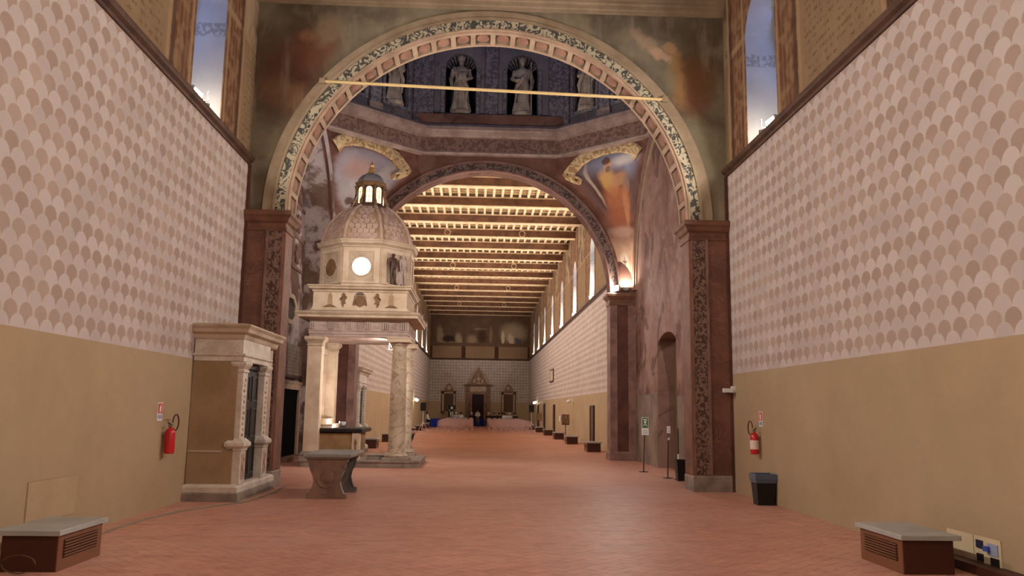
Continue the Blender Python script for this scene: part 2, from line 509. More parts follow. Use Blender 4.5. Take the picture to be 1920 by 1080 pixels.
def mk_floor():
    nb = NB('terracotta_floor', 0.42, 0.32)
    a = nb.noise(0.25, 4); b = nb.noise(2.2, 5, stretch=(1, 2.2, 1)); c = nb.noise(9.0, 4)
    col = nb.mix(nb.ss(a, 0.3, 0.7), rgb(194, 136, 114), rgb(208, 156, 134))
    col = nb.mix(nb.ss(b, 0.45, 0.7)*0.5, col, rgb(178, 116, 94))
    col = nb.shade(col, c, 0.10)
    r = nb.m('MULTIPLY_ADD', nb.noise(1.2, 4), 0.25); r.so.node.inputs[2].default_value = 0.33
    nb.put(nb.b.inputs['Roughness'], r)
    return nb.done(col)
M['floor'] = mk_floor()
def mk_brick():
    nb = NB('terracotta_brick', 0.46, 0.32)
    oi = nb.n('ShaderNodeObjectInfo')
    rnd = F(nb, oi.outputs['Random'])
    a = nb.noise(0.25, 4); c = nb.noise(9.0, 4); b = nb.noise(2.2, 5, stretch=(1, 2.2, 1))
    col = nb.mix(nb.ss(a, 0.3, 0.7), rgb(196, 138, 116), rgb(210, 158, 136))
    col = nb.mix(nb.ss(b, 0.45, 0.7)*0.5, col, rgb(180, 118, 96))
    cell = nb.voro(5.0, out='Color')
    col = nb.shade(nb.shade(col, c, 0.12), cell, 0.10)
    return nb.done(nb.shade(col, rnd, 0.05))
M['brick'] = mk_brick()
M['joint'] = plain('mortar_joint', rgb(138, 86, 64), 0.8)
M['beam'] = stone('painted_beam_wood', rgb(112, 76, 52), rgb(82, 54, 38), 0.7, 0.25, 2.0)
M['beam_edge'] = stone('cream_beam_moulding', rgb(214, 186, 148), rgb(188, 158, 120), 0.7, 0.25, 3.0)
M['joist'] = stone('cream_joist', rgb(222, 198, 160), rgb(196, 168, 128), 0.7, 0.2, 3.0)
M['boards'] = stone('ceiling_boards', rgb(164, 130, 94), rgb(130, 100, 72), 0.75, 0.2, 2.0)
nb = NB('window_glass', 0.15, 0.5); nb.b.inputs['Alpha'].default_value = 0.4
M['glass'] = nb.done(nb.mix(nb.noise(3.0, 2), rgb(96, 110, 140), rgb(130, 142, 170)))
M['muntin'] = plain('dark_window_bar', rgb(58, 54, 54), 0.6)
M['housing'] = plain('grey_lamp_housing', rgb(150, 148, 144), 0.5)
M['lens'] = glow('lit_lamp_lens', (1.0, 0.9, 0.74, 1), 22.0)
M['fixture'] = plain('dark_lamp_bracket', rgb(70, 66, 62), 0.5)

# ------------------------------------------------------------------ floor: slab + herringbone terracotta bricks
NY0, D0, D1, E0, E1, FAR = -14.0, 17.39, 18.1, 28.1, 28.75, 86.75
fl = struct(MB().box(-6.4, 6.4, NY0, FAR+0.6, -0.25, 0.0).build('floor', M['floor']), 'worn terracotta brick floor running the whole length of the hall', 'floor')
L_, S_ = 0.296, 0.148
bm_one = MB().stack(rect(-L_/2+.002, L_/2-.002, -S_/2+.002, S_/2-.002), [(0, 0.0), (0, 0.0020), (-0.002, 0.0028)], cap0=False)
o1 = bm_one.build('brick', M['brick']); brick_me = o1.data; bpy.data.objects.remove(o1)
c45 = math.sqrt(0.5)
cells = []
for a in range(30, 80):
    for b in range(-15, 16):
        # pairs: horizontal brick at (a + 2b', a) ... classic herringbone: translate by (1,1) and (2,-2)
        u0, v0 = a+2*b, a-2*b
        cells.append((u0+1.0, v0+0.5, 0)); cells.append((u0+2.5, v0+0.0, 1))
near_b = []
for (u, v, o) in cells:
    x = (u-v)*c45*S_; y = (u+v)*c45*S_
    if -5.15 < x < 5.15 and 7.6 < y < 15.4 and not (y > 14.4 and x < -4.1): near_b.append((x, y, o))
near_b.sort(key=lambda t: t[1]+0.02*abs(t[0]))
rest = MB()
cnt = 0
for (x, y, o) in near_b:
    ang = PI/4+(PI/2 if o else 0)
    vis = abs(x+0.19-0.04*y) < 0.64*y and y > 8.25
    if abs(x) > 4.2 and y < 9.75: vis = False
    if vis and cnt < 300:
        part(brick_me, 'brick', (x, y, 0), fl, (0, 0, ang)); cnt += 1
    else:
        ca, sa = math.cos(ang), math.sin(ang); hl, hs = L_/2-.002, S_/2-.002
        rest.add([(x+px*ca-py*sa, y+px*sa+py*ca, z) for z in (0.0, 0.0026) for px, py in ((-hl, -hs), (hl, -hs), (hl, hs), (-hl, hs))],
                 [(4, 5, 6, 7), (0, 1, 5, 4), (1, 2, 6, 5), (2, 3, 7, 6), (3, 0, 4, 7)])
ro = rest.build('brick_paving', M['brick'], fl); ro['kind'] = 'stuff'

# ------------------------------------------------------------------ hall walls with round-headed window openings
NL = [14.52-6.8*k for k in range(4)]; NR = [15.1-6.8*k for k in range(4)]
FW = [32.2, 38.95, 46.1, 53.3, 60.2, 67.1, 73.6, 79.9]
HZ = 12.1
def side_wall(name, side, y0, y1, wins, hw, mat, label):
    mb = MB()
    mp = lambda u, d, z: (side*(W+d), u, z)
    arch_wall(mb, mp, y0, y1, 0, 2.48, [], 0.95)
    o = struct(mb.build(name, M['ochre_w']), label, 'wall')
    arch_wall(MB(), mp, y0, y1, 2.48, 7.0, [], 0.95).build('scalloped_field', M['scallop_w'], o)
    arch_wall(MB(), mp, y0, y1, 7.0, HZ, [(c, hw, 7.06, 9.42, 0.80) for c in wins], 0.95).build('painted_frieze', mat, o)
    return o
side_wall('wall_left', -1, NY0, D0+.02, NL, 0.82, M['wall_l'], 'near left wall painted with scallops above plain ochre')
side_wall('wall_right', 1, NY0, D0+.02, NR, 0.86, M['wall_r'], 'near right wall painted with scallops above plain ochre')
side_wall('wall_left_far', -1, E1-.02, FAR, FW, 0.78, M['wall_far'], 'far left hall wall seen behind the domed shrine')
side_wall('wall_right_far', 1, E1-.02, FAR, FW, 0.78, M['wall_far'], 'far right hall wall with a row of bright windows')
struct(MB().box(-6.3, 6.3, FAR, FAR+.6, 0, HZ).build('wall_end', M['wall_end']), 'far end wall with dark frescoes, doorway and framed tablets', 'wall')
struct(MB().box(-6.3, 6.3, NY0-.6, NY0, 0, HZ).build('wall_back', M['ochre_w']), 'wall behind the viewer closing the near hall', 'wall')
# projecting painted cornice under the windows
def run_trim(name, side, y0, y1, prof, mat, label):
    mb = MB()
    vs = [(side*(W-d), y, z) for y in (y0, y1) for d, z in prof]; n = len(prof)
    mb.add(vs, [(i, i+1, n+i+1, n+i) for i in range(n-1)]+[tuple(range(n)), tuple(range(n, 2*n))])
    return struct(mb.build(name, mat), label, 'cornice')
CP = [(-.01, 6.86), (.03, 6.87), (.045, 6.91), (.10, 6.95), (.12, 6.99), (.12, 7.03), (.0, 7.05), (-.01, 7.05)]
run_trim('trim_1', -1, NY0, D0, CP, M['cornice'], 'dark brown cornice rail along the near left wall')
run_trim('trim_2', 1, NY0, D0, CP, M['cornice'], 'dark brown cornice rail along the near right wall')
run_trim('trim_3', -1, E1, FAR, CP, M['cornice'], 'thin brown cornice along the far left wall')
run_trim('trim_4', 1, E1, FAR, CP, M['cornice'], 'thin brown cornice under the far right windows')
mb = MB(); n = len(CP)
mb.add([(x, FAR-d, z) for x in (-W, W) for d, z in CP], [(i, i+1, n+i+1, n+i) for i in range(n-1)])
struct(mb.build('trim_5', M['cornice']), 'thin brown cornice across the far end wall', 'cornice')

# ------------------------------------------------------------------ windows and the floodlights on their sills
ORD = ['first', 'second', 'third', 'fourth', 'fifth', 'sixth', 'seventh', 'eighth', 'ninth']
wn = [0]
def window(side, yc, hw, label):
    wn[0] += 1
    root = empty('window_%d' % wn[0], (side*(W+.86), yc, 7.06))
    struct(root, label, 'window')
    pts = [(-hw, 0), (hw, 0)]+[(hw*math.cos(PI*k/14), 2.36+.80*math.sin(PI*k/14)) for k in range(15)]
    mp = lambda u, v, d: (side*d, u, v)
    MB().prism(pts, mp, 0.0, 0.012).build('pane', M['glass'], root)
    for u in (-hw/3, hw/3): MB().box(-.02, .03, u-.015, u+.015, 0, 3.0).build('muntin', M['muntin'], root)
    for v in (.8, 1.6, 2.36): MB().box(-.02, .03, -hw, hw, v-.015, v+.015).build('muntin', M['muntin'], root)
lens_me = None
def flood(loc, aim, power, label, group, sz=(.34, .16), extra=None, spread=PI, cat='floodlight'):
    """lamp head with bracket; lens faces aim"""
    loc = Vector(loc); d = (Vector(aim)-loc).normalized()
    root = empty('floodlight', loc)
    tag(root, label, cat, group)
    q = d.to_track_quat('-Z', 'Y').to_matrix().to_4x4()
    hx, hy = sz[0]/2, sz[1]/2
    h = MB().stack(rect(-hx, hx, -hy, hy), [(0, 0.0), (.015, .01), (.015, .05), (-.02, .10), (-.05, .12)]).build('housing', M['housing'], root); h.matrix_local = q
    l = MB().box(-hx+.01, hx-.01, -hy+.01, hy-.01, -.012, -.002).build('lens', M['lens'], root); l.matrix_local = q
    MB().tube([(-hx-.02, 0, 0.05), (-hx-.02, 0, -.12), (hx+.02, 0, -.12), (hx+.02, 0, 0.05)], .012, 6).build('bracket', M['fixture'], root)
    area('lamp_light', loc+d*.03, loc+d, power, sz[0]*.9, sz[1]*.9, WARM, root, spread)
    return root
for side, L, hw, nm, mt in ((-1, NL, .82, 'left', 'wall_l'), (1, NR, .86, 'right', 'wall_r')):
    for k, yc in enumerate(L):
        window(side, yc, hw, '%s dusk-lit round-headed window of the near %s wall counting back from the arch' % (ORD[k], nm))
        flood((side*(W+.05), yc-.35, 7.20), (-side*W, yc-1.5, 4.2), NEAR_W, 'floodlight on the sill of the %s near %s window aimed across the hall' % (ORD[k], nm), 'sill floodlights of the near hall')
        if k == 0:
            flood((side*(W+.26), yc+.22, 7.19), (side*(W+.34), yc+hw, 7.62), SILL_W, 'bright floodlight glaring against the reveal of the near %s window' % nm, 'sill floodlights of the near hall', (.42, .12))
for side, nm in ((-1, 'left'), (1, 'right')):
    for k, yc in enumerate(FW):
        window(side, yc, .78, '%s round-headed window of the far %s wall counting from the far arch' % (ORD[k], nm))
        flood((side*(W+.10), yc+.36, 7.2), (-side*W, yc+1.2, 10.6), FAR_W*(1.0 if yc < 65 else (.5 if yc < 72 else .2)), 'sill floodlight in the %s far %s window lighting the ceiling' % (ORD[k], nm), 'sill floodlights of the far hall')
        flood((side*(W+.45), yc-.22, 7.16), (side*(W+.5), yc+.45, 8.6), NICHE_W, 'small uplight in the %s far %s window niche' % (ORD[k], nm), 'niche uplights of the far hall', (.3, .12))
        area('dusk_light', (side*(W+.80), yc, 8.6), (0, yc, 7.0), 10.0, 1.4, 2.6, DUSK)
for side, L in ((-1, NL), (1, NR)):
    for yc in L: area('dusk_light', (side*(W+.80), yc, 8.7), (0, yc, 7.4), 26.0, 1.4, 2.6, DUSK)

# ------------------------------------------------------------------ timber ceilings
def timber_ceiling(name, y0, beams, label, singles):
    root = MB().box(-6.3, 6.3, y0[0], y0[1], HZ-.02, HZ+.2).build(name, M['boards'])
    struct(root, label, 'ceiling')
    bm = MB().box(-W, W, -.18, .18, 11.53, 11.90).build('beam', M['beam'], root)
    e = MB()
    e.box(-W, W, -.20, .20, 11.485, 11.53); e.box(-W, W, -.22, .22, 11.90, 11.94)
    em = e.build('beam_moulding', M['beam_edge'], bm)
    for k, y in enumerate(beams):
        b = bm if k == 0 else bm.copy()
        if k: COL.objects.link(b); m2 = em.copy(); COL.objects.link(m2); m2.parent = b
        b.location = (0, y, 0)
        if singles and k % 3 == 1:
            for x in (-2.1, 2.2):
                MB().tube([(x+.17*math.cos(t*PI/10), -.19, 11.70+.17*math.sin(t*PI/10)) for t in range(20)], .022, 6, True).build('wreath', M['beam_edge'], b)
    sp = beams[1]-beams[0]
    xs = [-W+.21+.423*k for k in range(26)]
    jm = MB().box(-.055, .055, 0.2, sp-.2, 11.94, HZ-.02); jo = jm.build('joist', M['joist'], root)
    jme = jo.data; bpy.data.objects.remove(jo)
    rest = MB(); c = 0
    for k, y in enumerate(beams[:-1]):
        for x in xs:
            if singles and c < 286 and k > 0: part(jme, 'joist', (x, y, 0), root); c += 1
            else: rest.box(x-.055, x+.055, y+.2, y+sp-.2, 11.94, HZ-.02)
    r = rest.build('joist_rows', M['joist'], root); r['kind'] = 'stuff'
    # board seams running across, thin battens
    bt = MB()
    for k, y in enumerate(beams[:-1]):
        for q in range(1, 8): bt.box(-W, W, y+sp*q/8-.018, y+sp*q/8+.018, HZ-.045, HZ-.02)
    r = bt.build('batten_rows', M['joist'], root); r['kind'] = 'stuff'
timber_ceiling('ceiling_far', (E1, FAR+.6), [31.75+3.55*k for k in range(16)], 'timber ceiling with cross beams and pale joists over the far hall', True)
timber_ceiling('ceiling_near', (NY0-.6, D0), [-12.5+3.55*k for k in range(9)], 'timber ceiling over the near hall above the frame', False)

# ------------------------------------------------------------------ near arch: wall, rings, coffers, piers
def yplane(y0, sgn=1):
    return lambda u, d, z: (u, y0+sgn*d, z)
SPR, RX, RZ = 5.85, 4.42, 4.32
mb = MB()
arch_wall(mb, yplane(D0), -6.3, 6.3, 0, HZ+.1, [(0, RX, 0, SPR, RZ)], D1-D0, n=64)
na = struct(mb.build('wall_arch_near', M['arch']), 'frescoed cross wall with the wide near arch', 'wall')
mp = yplane(D0)
ring(MB(), mp, 0, SPR, RX+.0, RX+.035, RZ, RZ+.035, -.05, .0, 64).build('inner_fillet', M['pinkstone'], na)
ring(MB(), mp, 0, SPR, RX+.035, RX+.25, RZ+.035, RZ+.25, -.02, .0, 64).build('foliate_band', M['folA'], na)
ring(MB(), mp, 0, SPR, RX+.25, RX+.30, RZ+.25, RZ+.30, -.07, .0, 64).build('archivolt_bead', M['tan'], na)
ring(MB(), mp, 0, SPR, RX+.30, RX+.52, RZ+.30, RZ+.46, -.045, .0, 64).build('archivolt', M['tan'], na)
# soffit: edge strips, ribs and coffer bosses
soff = MB()
ring(soff, mp, 0, SPR, RX-.045, RX+.0, RZ-.045, RZ, 0.0, .10, 64); ring(soff, mp, 0, SPR, RX-.045, RX, RZ-.045, RZ, .62, .71, 64)
soff.build('soffit_border', M['pinkstone'], na)
NC = 30
for k in range(NC+1):
    t = PI*k/NC
    c, s_ = math.cos(t), math.sin(t)
    tx, tz = s_, c
    mbr = MB()
    p0 = Vector((-RX*c, 0, SPR+RZ*s_)); inn = Vector((c, 0, -s_)); tg = Vector((s_, 0, c))
    vs = []
    for dy in (.10, .62):
        for a, b in ((-.055, 0), (.055, 0), (.055, .045), (-.055, .045)):
            q = p0+tg*a+inn*b; vs.append((q.x, D0+dy, q.z))
    mbr.add(vs, [(0, 1, 2, 3), (4, 7, 6, 5), (0, 4, 5, 1), (1, 5, 6, 2), (2, 6, 7, 3), (3, 7, 4, 0)])
    mbr.build('coffer_rib', M['pinkstone'], na)
    if k < NC:
        t2 = PI*(k+.5)/NC; c, s_ = math.cos(t2), math.sin(t2)
        p0 = Vector((-(RX-.012)*c, D0+.36, SPR+(RZ-.012)*s_)); inn = Vector((c, 0, -s_)); tg = Vector((s_, 0, c)); Yv = Vector((0, 1, 0))
        R = Matrix((tg, Yv, inn)).transposed()
        MB().ell(p0, (.155, .20, .03), 12, 6, R).build('coffer_boss', M['coffer'], na, True)
# piers of the near arch (front facing)
def near_pier(s):
    x0, x1 = (RX, W) if s > 0 else (-W, -RX)
    nm = 'right' if s > 0 else 'left'
    root = empty('trim_%d' % (6 if s > 0 else 7), (0, D0, 0))
    struct(root, 'painted pier of the near arch on the %s with red panel and leaf strip' % nm, 'pier')
    a, b = sorted((s*(RX+.02), s*(RX+.06))); MB().box(a, b, -.035, 0, .34, 5.42).build('edge_strip', M['mauve'], root)
    a, b = sorted((s*(RX+.06), s*(RX+.34))); MB().box(a, b, -.03, 0, .34, 5.42).build('leaf_strip', M['folB'], root)
    a, b = sorted((s*(RX+.34), s*(RX+.40))); MB().box(a, b, -.05, 0, .34, 5.42).build('edge_strip', M['mauve'], root)
    a, b = sorted((s*(RX+.40), s*(W-.06))); MB().box(a, b, -.025, 0, .34, 5.42).build('red_panel', M['redmarble'], root)
    a, b = sorted((s*(W-.06), s*(W+.02))); MB().box(a, b, -.06, 0, 0, 6.86).build('dark_edge', M['darkred'], root)
    a, b = sorted((s*(RX-.015), s*W)); MB().stack(rect(a, b, -.05, .72), [(.0, 0.003), (.0, .30), (-.03, .35)]).build('plinth', M['greystone'], root)
    MB().stack(rect(a, b, -.03, .71), [(0, 5.40), (.02, 5.42), (.02, 5.47), (.0, 5.49), (.0, 5.58), (.05, 5.62), (.09, 5.70), (.13, 5.74), (.13, 5.82), (.10, 5.85)]).build('capital', M['capital'], root)
    # inner reveal face of the pier
    a, b = sorted((s*(RX-.006), s*(RX+.0))); MB().box(a, b, .06, .66, .35, 5.40).build('reveal_panel', M['redmarble'], root)
near_pier(1); near_pier(-1)
# entablature at the head of the arch wall
mb = MB(); pr = [(-.01, 10.66), (.05, 10.67), (.05, 10.73), (.09, 10.75), (.09, 10.84), (.14, 10.87), (.14, 10.93), (.20, 10.96), (.22, 11.08), (.0, 11.10)]
n = len(pr)
mb.add([(x, D0-d, z) for x in (-W, W) for d, z in pr], [(i, i+1, n+i+1, n+i) for i in range(n-1)])
struct(mb.build('trim_8', M['tan']), 'pale banded moulding across the top of the near arch wall', 'moulding')
# iron tie rod
tr = empty('tie_rod', (0, D0-.08, 8.7))
tag(tr, 'long pale yellow tie rod spanning the near arch', 'tie rod')
MB().tube([(-3.78, 0, .115), (3.90, 0, -.075)], .035, 10).build('rod', plain('pale_yellow_paint', rgb(214, 186, 130), .5), tr, True)
for x, z in ((-3.78, .115), (3.90, -.075)): MB().stack([(x-.06, -.05), (x+.06, -.05), (x+.06, .06), (x-.06, .06)], [(0, z-.06), (0, z+.06)]).build('anchor', M['tan'], tr)

# ------------------------------------------------------------------ crossing: side walls, lateral arches, far arch, pendentives
CY = 23.1
for s, nm, mt in ((-1, 'left', 'cross_l'), (1, 'right', 'cross_r')):
    mpx = lambda u, d, z, s=s: (s*(W+d), u, z)
    mb = MB()
    if s > 0:
        arch_wall(mb, mpx, D1, E0, 0, 11.0, [(23.45, 1.18, 0.0, 3.55, .42)], .55)
        o = mb.build('wall_crossing_right', M[mt])
        MB().box(W+.50, W+.56, 22.2, 24.7, 0, 4.1).build('niche_back', plain('olive_plaster', rgb(112, 96, 72), .85), o)
        MB().box(W-.02, W+.01, D1, 22.2, .0, 2.1).build('plaster_dado', stone('grey_plaster_dado', rgb(132, 112, 96), rgb(108, 90, 78), .85, .15, 1.2), o)
        MB().box(W-.02, W+.01, 24.7, E0-.02, .0, 2.2).build('plaster_dado', stone('grey_plaster_dado_rear', rgb(138, 118, 102), rgb(112, 94, 82), .85, .15, 1.2), o)
    else:
        arch_wall(mb, mpx, D1, E0, 0, 11.0, [(CY, 4.66, 0, SPR, 4.66)], .90, n=48)
        o = mb.build('wall_crossing_left', M[mt])
        MB().box(-W-1.05, -W-.90, D1, E0, 0, 11.0).build('recess_back', M['cross_l'], o)
    struct(o, 'frescoed %s side wall of the domed crossing' % nm, 'wall')
    ring(MB(), mpx, CY, SPR, 4.72, 5.0, 4.72, 5.0, -.10, .02, 40).build('lateral_arch', M['cross_l'] if s < 0 else M['mauve'], o)
    ring(MB(), mpx, CY, SPR, 4.60, 4.72, 4.60, 4.72, -.05, .02, 40).build('lateral_arch_fillet', M['darkred'] if s < 0 else M['tan'], o)
# coffer bars with carved rosettes on the recess wall behind the left pier
cof = bpy.data.objects['wall_crossing_left']
for k in range(4):
    z = 6.55+1.02*k; y0 = 26.35
    MB().box(-W-.90, -W-.85, y0-.75, y0+.75, z-.50, z-.40).build('coffer_bar', M['mauve'], cof)
    MB().ell((-W-.89, y0, z+.02), (.06, .22, .22), 12, 8).build('rosette', M['mauve'], cof, True)
    for q in range(6):
        t = q*PI/3; MB().ell((-W-.87, y0+.24*math.cos(t), z+.02+.24*math.sin(t)), (.05, .10, .10), 8, 6).build('rosette_petal', M['mauve'], cof, True)
# far arch
RX2, RZ2, SP2 = 4.40, 4.33, 5.75
mb = MB()
arch_wall(mb, yplane(E0), -6.3, 6.3, 0, HZ+.1, [(0, RX2, 0, SP2, RZ2)], E1-E0, n=64)
fa = struct(mb.build('wall_arch_far', M['far_arch']), 'far cross wall of the crossing with its lower arch into the far hall', 'wall')
mp = yplane(E0)
ring(MB(), mp, 0, SP2, RX2, RX2+.06, RZ2, RZ2+.06, -.06, 0, 64).build('arch_fillet', M['mauve'], fa)
ring(MB(), mp, 0, SP2, RX2+.06, RX2+.30, RZ2+.06, RZ2+.30, -.03, 0, 64).build('foliate_band', M['folC'], fa)
ring(MB(), mp, 0, SP2, RX2+.30, RX2+.38, RZ2+.30, RZ2+.38, -.07, 0, 64).build('arch_fillet', M['mauve'], fa)
for s, nm, q in ((1, 'right', 9), (-1, 'left', 10)):
    root = empty('trim_%d' % q, (0, E0, 0))
    struct(root, 'red and mauve pier under the far arch on the %s' % nm, 'pier')
    for (a, b, m, dz) in ((RX2-.01, RX2+.24, 'mauve', .05), (RX2+.24, RX2+.62, 'darkred', .02), (RX2+.62, W, 'mauve', .06)):
        x0, x1 = sorted((s*a, s*b)); MB().box(x0, x1, -dz, .66 if m == 'mauve' and a < 4.5 else 0, .30, 5.35).build('panel', M[m], root)
    x0, x1 = sorted((s*(RX2-.02), s*W))
    MB().stack(rect(x0, x1, -.08, .67), [(.03, 0.003), (.03, .24), (0, .30)]).build('plinth', M['mauve'], root)
    MB().stack(rect(x0, x1, -.06, .67), [(0, 5.33), (.02, 5.36), (.02, 5.42), (.0, 5.45), (.0, 5.52), (.06, 5.60), (.11, 5.66), (.11, 5.74), (.08, 5.76)]).build('capital', M['capital'], root)
# pendentives: ruled surface between the far (or near) arch and the lateral arch
OCX, OCH = 2.45, 2.45
def pend_pt(sx, sy, s, z, off=0.0):
    dz = z-SPR
    xa = max(OCX, 4.8*math.sqrt(max(0, 1-(dz/4.65)**2)))
    yb = max(OCH, 5.0*math.sqrt(max(0, 1-(dz/5.0)**2)))
    ye = 5.0
    A = Vector((sx*xa, CY+sy*ye, z)); B = Vector((sx*W, CY+sy*yb, z))
    p = A+(B-A)*s
    # shallow concavity towards the corner
    cvec = Vector((sx, sy, 0)).normalized()
    return p+cvec*(.25*math.sin(PI*s)*min(1, (B-A).length/3.0)-off)
def pend_mat(name, kind):
    nb = NB(name, .85, .15)
    u, v = nb.uv()   # u across 0..1, v height in metres above springing
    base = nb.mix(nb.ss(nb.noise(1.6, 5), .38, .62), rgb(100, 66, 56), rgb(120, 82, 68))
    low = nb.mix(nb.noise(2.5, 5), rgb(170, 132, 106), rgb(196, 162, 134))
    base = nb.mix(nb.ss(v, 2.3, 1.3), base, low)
    if kind == 'evangelist':
        L = [(1.75, 3.45, 1.30, 1.30, 0, rgb(104, 82, 78), .08), (1.9, 4.15, .95, .5, 0, rgb(136, 140, 162), .4), (2.35, 4.3, .5, .15, 0, rgb(200, 190, 184), .6), (1.25, 3.35, .5, .8, 0, rgb(84, 54, 44), .4), (1.0, 3.7, .07, .7, 0, rgb(176, 158, 142), .5),
             (2.1, 3.6, .5, .5, 0, rgb(120, 80, 60), .4), (1.70, 3.72, .34, .42, 0, rgb(196, 152, 92), .35), (2.12, 3.78, .36, .17, .3, rgb(178, 134, 100), .35), (2.42, 3.58, .16, .28, 0, rgb(148, 120, 106), .3), (1.85, 3.1, .75, .50, 0, rgb(170, 106, 74), .35), (1.65, 2.55, .95, .42, 0, rgb(156, 94, 66), .4), (2.3, 2.9, .2, .6, 0, rgb(186, 128, 92), .5),
             (1.6, 2.1, 1.2, .18, 0, rgb(176, 140, 120), .5), (1.78, 4.26, .14, .19, 0, rgb(196, 150, 120), .25), (1.70, 4.38, .15, .12, 0, rgb(92, 66, 54), .3), (1.8, 4.12, .09, .09, 0, rgb(124, 100, 88), .4), (1.2, .95, .75, .42, 0, rgb(206, 186, 164), .25), (1.2, .95, .08, .30, 0, rgb(110, 84, 70), .3), (1.2, 1.05, .4, .04, 0, rgb(110, 84, 70), .3)]
        L = [(a_, b_, c_, d_, e_, f_, g_) for a_, b_, c_, d_, e_, f_, g_ in L]
        base = nb.blobs(base, u*3.3, v, L, .07, 3.0)
    else:
        L = [(.52, 3.6, .40, .95, 0, rgb(156, 148, 156), .15), (.50, 3.2, .36, .6, 0, rgb(176, 166, 166), .5), (.40, 3.75, .14, .4, 0, rgb(120, 112, 120), .6), (.28, 3.9, .08, .45, .1, rgb(168, 158, 156), .3), (.62, 3.9, .16, .3, .2, rgb(170, 136, 126), .6), (.60, 2.9, .1, .12, 0, rgb(92, 60, 48), .4), (.22, 3.4, .12, .10, .6, rgb(70, 46, 40), .4)]
        base = nb.blobs(base, u, v, L, .09, 4.0)
    return nb.done(nb.shade(base, nb.noise(5.0, 5), .14))
PM = {'r': pend_mat('evangelist_fresco', 'evangelist'), 'l': pend_mat('faded_fresco', 'faded')}
for i, (sx, sy, nm) in enumerate(((1, 1, 'right far'), (-1, 1, 'left far'), (1, -1, 'right near'), (-1, -1, 'left near'))):
    mb = MB(); uvs = []; NS, NZ = 16, 26
    for k in range(NZ+1):
        z = SPR-.12+(10.70-SPR+.12)*k/NZ
        for j in range(NS+1):
            mb.v.append(tuple(pend_pt(sx, sy, j/NS, max(z, SPR+.001)) if z > SPR else tuple(pend_pt(sx, sy, j/NS, SPR+.001).xy)+(z,))); uvs.append((j/NS, z-SPR))
    for k in range(NZ):
        for j in range(NS):
            a = k*(NS+1)+j; mb.f.append((a, a+1, a+NS+2, a+NS+1))
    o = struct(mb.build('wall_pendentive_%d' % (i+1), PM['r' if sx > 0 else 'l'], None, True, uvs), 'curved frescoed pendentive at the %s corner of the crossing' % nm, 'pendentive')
    if sy > 0:
        # gilded scrolled border over the fresco
        key = [(.17, 9.75), (.13, 9.95), (.18, 10.15), (.24, 10.38), (.34, 10.55), (.46, 10.63), (.58, 10.64), (.70, 10.58), (.82, 10.42), (.90, 10.15)]
        pts = []
        for a, b in zip(key[:-1], key[1:]):
            for q in range(6): pts.append((a[0]+(b[0]-a[0])*q/6, a[1]+(b[1]-a[1])*q/6))
        pts.append(key[-1])
        g = MB()
        m_ = len(pts)
        for k, (s_, z) in enumerate(pts):
            t = Vector(pts[min(k+1, m_-1)])-Vector(pts[max(k-1, 0)]); t = Vector((t.x*3.6, t.y)).normalized()
            nrm = Vector((-t.y, t.x))
            for dd, of in ((-.21, .02), (-.17, .08), (0, .11), (.17, .08), (.21, .02)):
                g.v.append(tuple(pend_pt(sx, sy, s_+nrm.x*dd/3.6, min(10.70, z+nrm.y*dd), of)))
        for k in range(m_-1):
            for j in range(4): g.f.append((k*5+j, k*5+j+1, k*5+j+6, k*5+j+5))
        M['gilt'] = M.get('gilt') or foliate('gilded_scroll_border', rgb(206, 180, 138), rgb(166, 132, 92), 4.0)
        g.build('gilded_border', M['gilt'], o, True)
        sc = [pend_pt(sx, sy, .19+.05*math.cos(t*.5)*(1-t/16), 9.72+.17*math.sin(t*.5)*(1-t/16), .07) for t in range(15)]
        MB().tube(sc, .055, 6).build('scroll', M['gilt'], o, True)

# ------------------------------------------------------------------ octagonal cornice and drum with niches and statues
OX = 0.10
octo = [(OX+OCX, E0-.02), (OX-OCX, E0-.02), (-W, CY+OCH), (-W, CY-OCH), (OX-OCX, D1+.02), (OX+OCX, D1+.02), (W, CY-OCH), (W, CY+OCH)]
octo = octo  # CCW seen from above: right-far, left-far, left ...
def inward(poly, prof, name, mat, parent=None):
    return MB().stack(poly, [(-d, z) for d, z in prof], False, False).build(name, mat, parent)
oc = inward(octo, [(-.05, 10.60), (.06, 10.66), (.10, 10.72), (.06, 10.78)], 'trim_11', M['octo_m'])
struct(oc, 'heavy octagonal cornice ring under the dome drum', 'cornice')
inward(octo, [(.06, 10.78), (.05, 11.26)], 'frieze', M['octo'], oc)
inward(octo, [(.05, 11.26), (.16, 11.32), (.24, 11.46), (.30, 11.50), (.30, 11.62), (.10, 11.78), (-.35, 11.80)], 'crown_moulding', M['octo_m'], oc)
drum = empty('wall_drum', (0, 0, 0)); struct(drum, 'octagonal dome drum with shell niches and statues in dim blue light', 'wall')
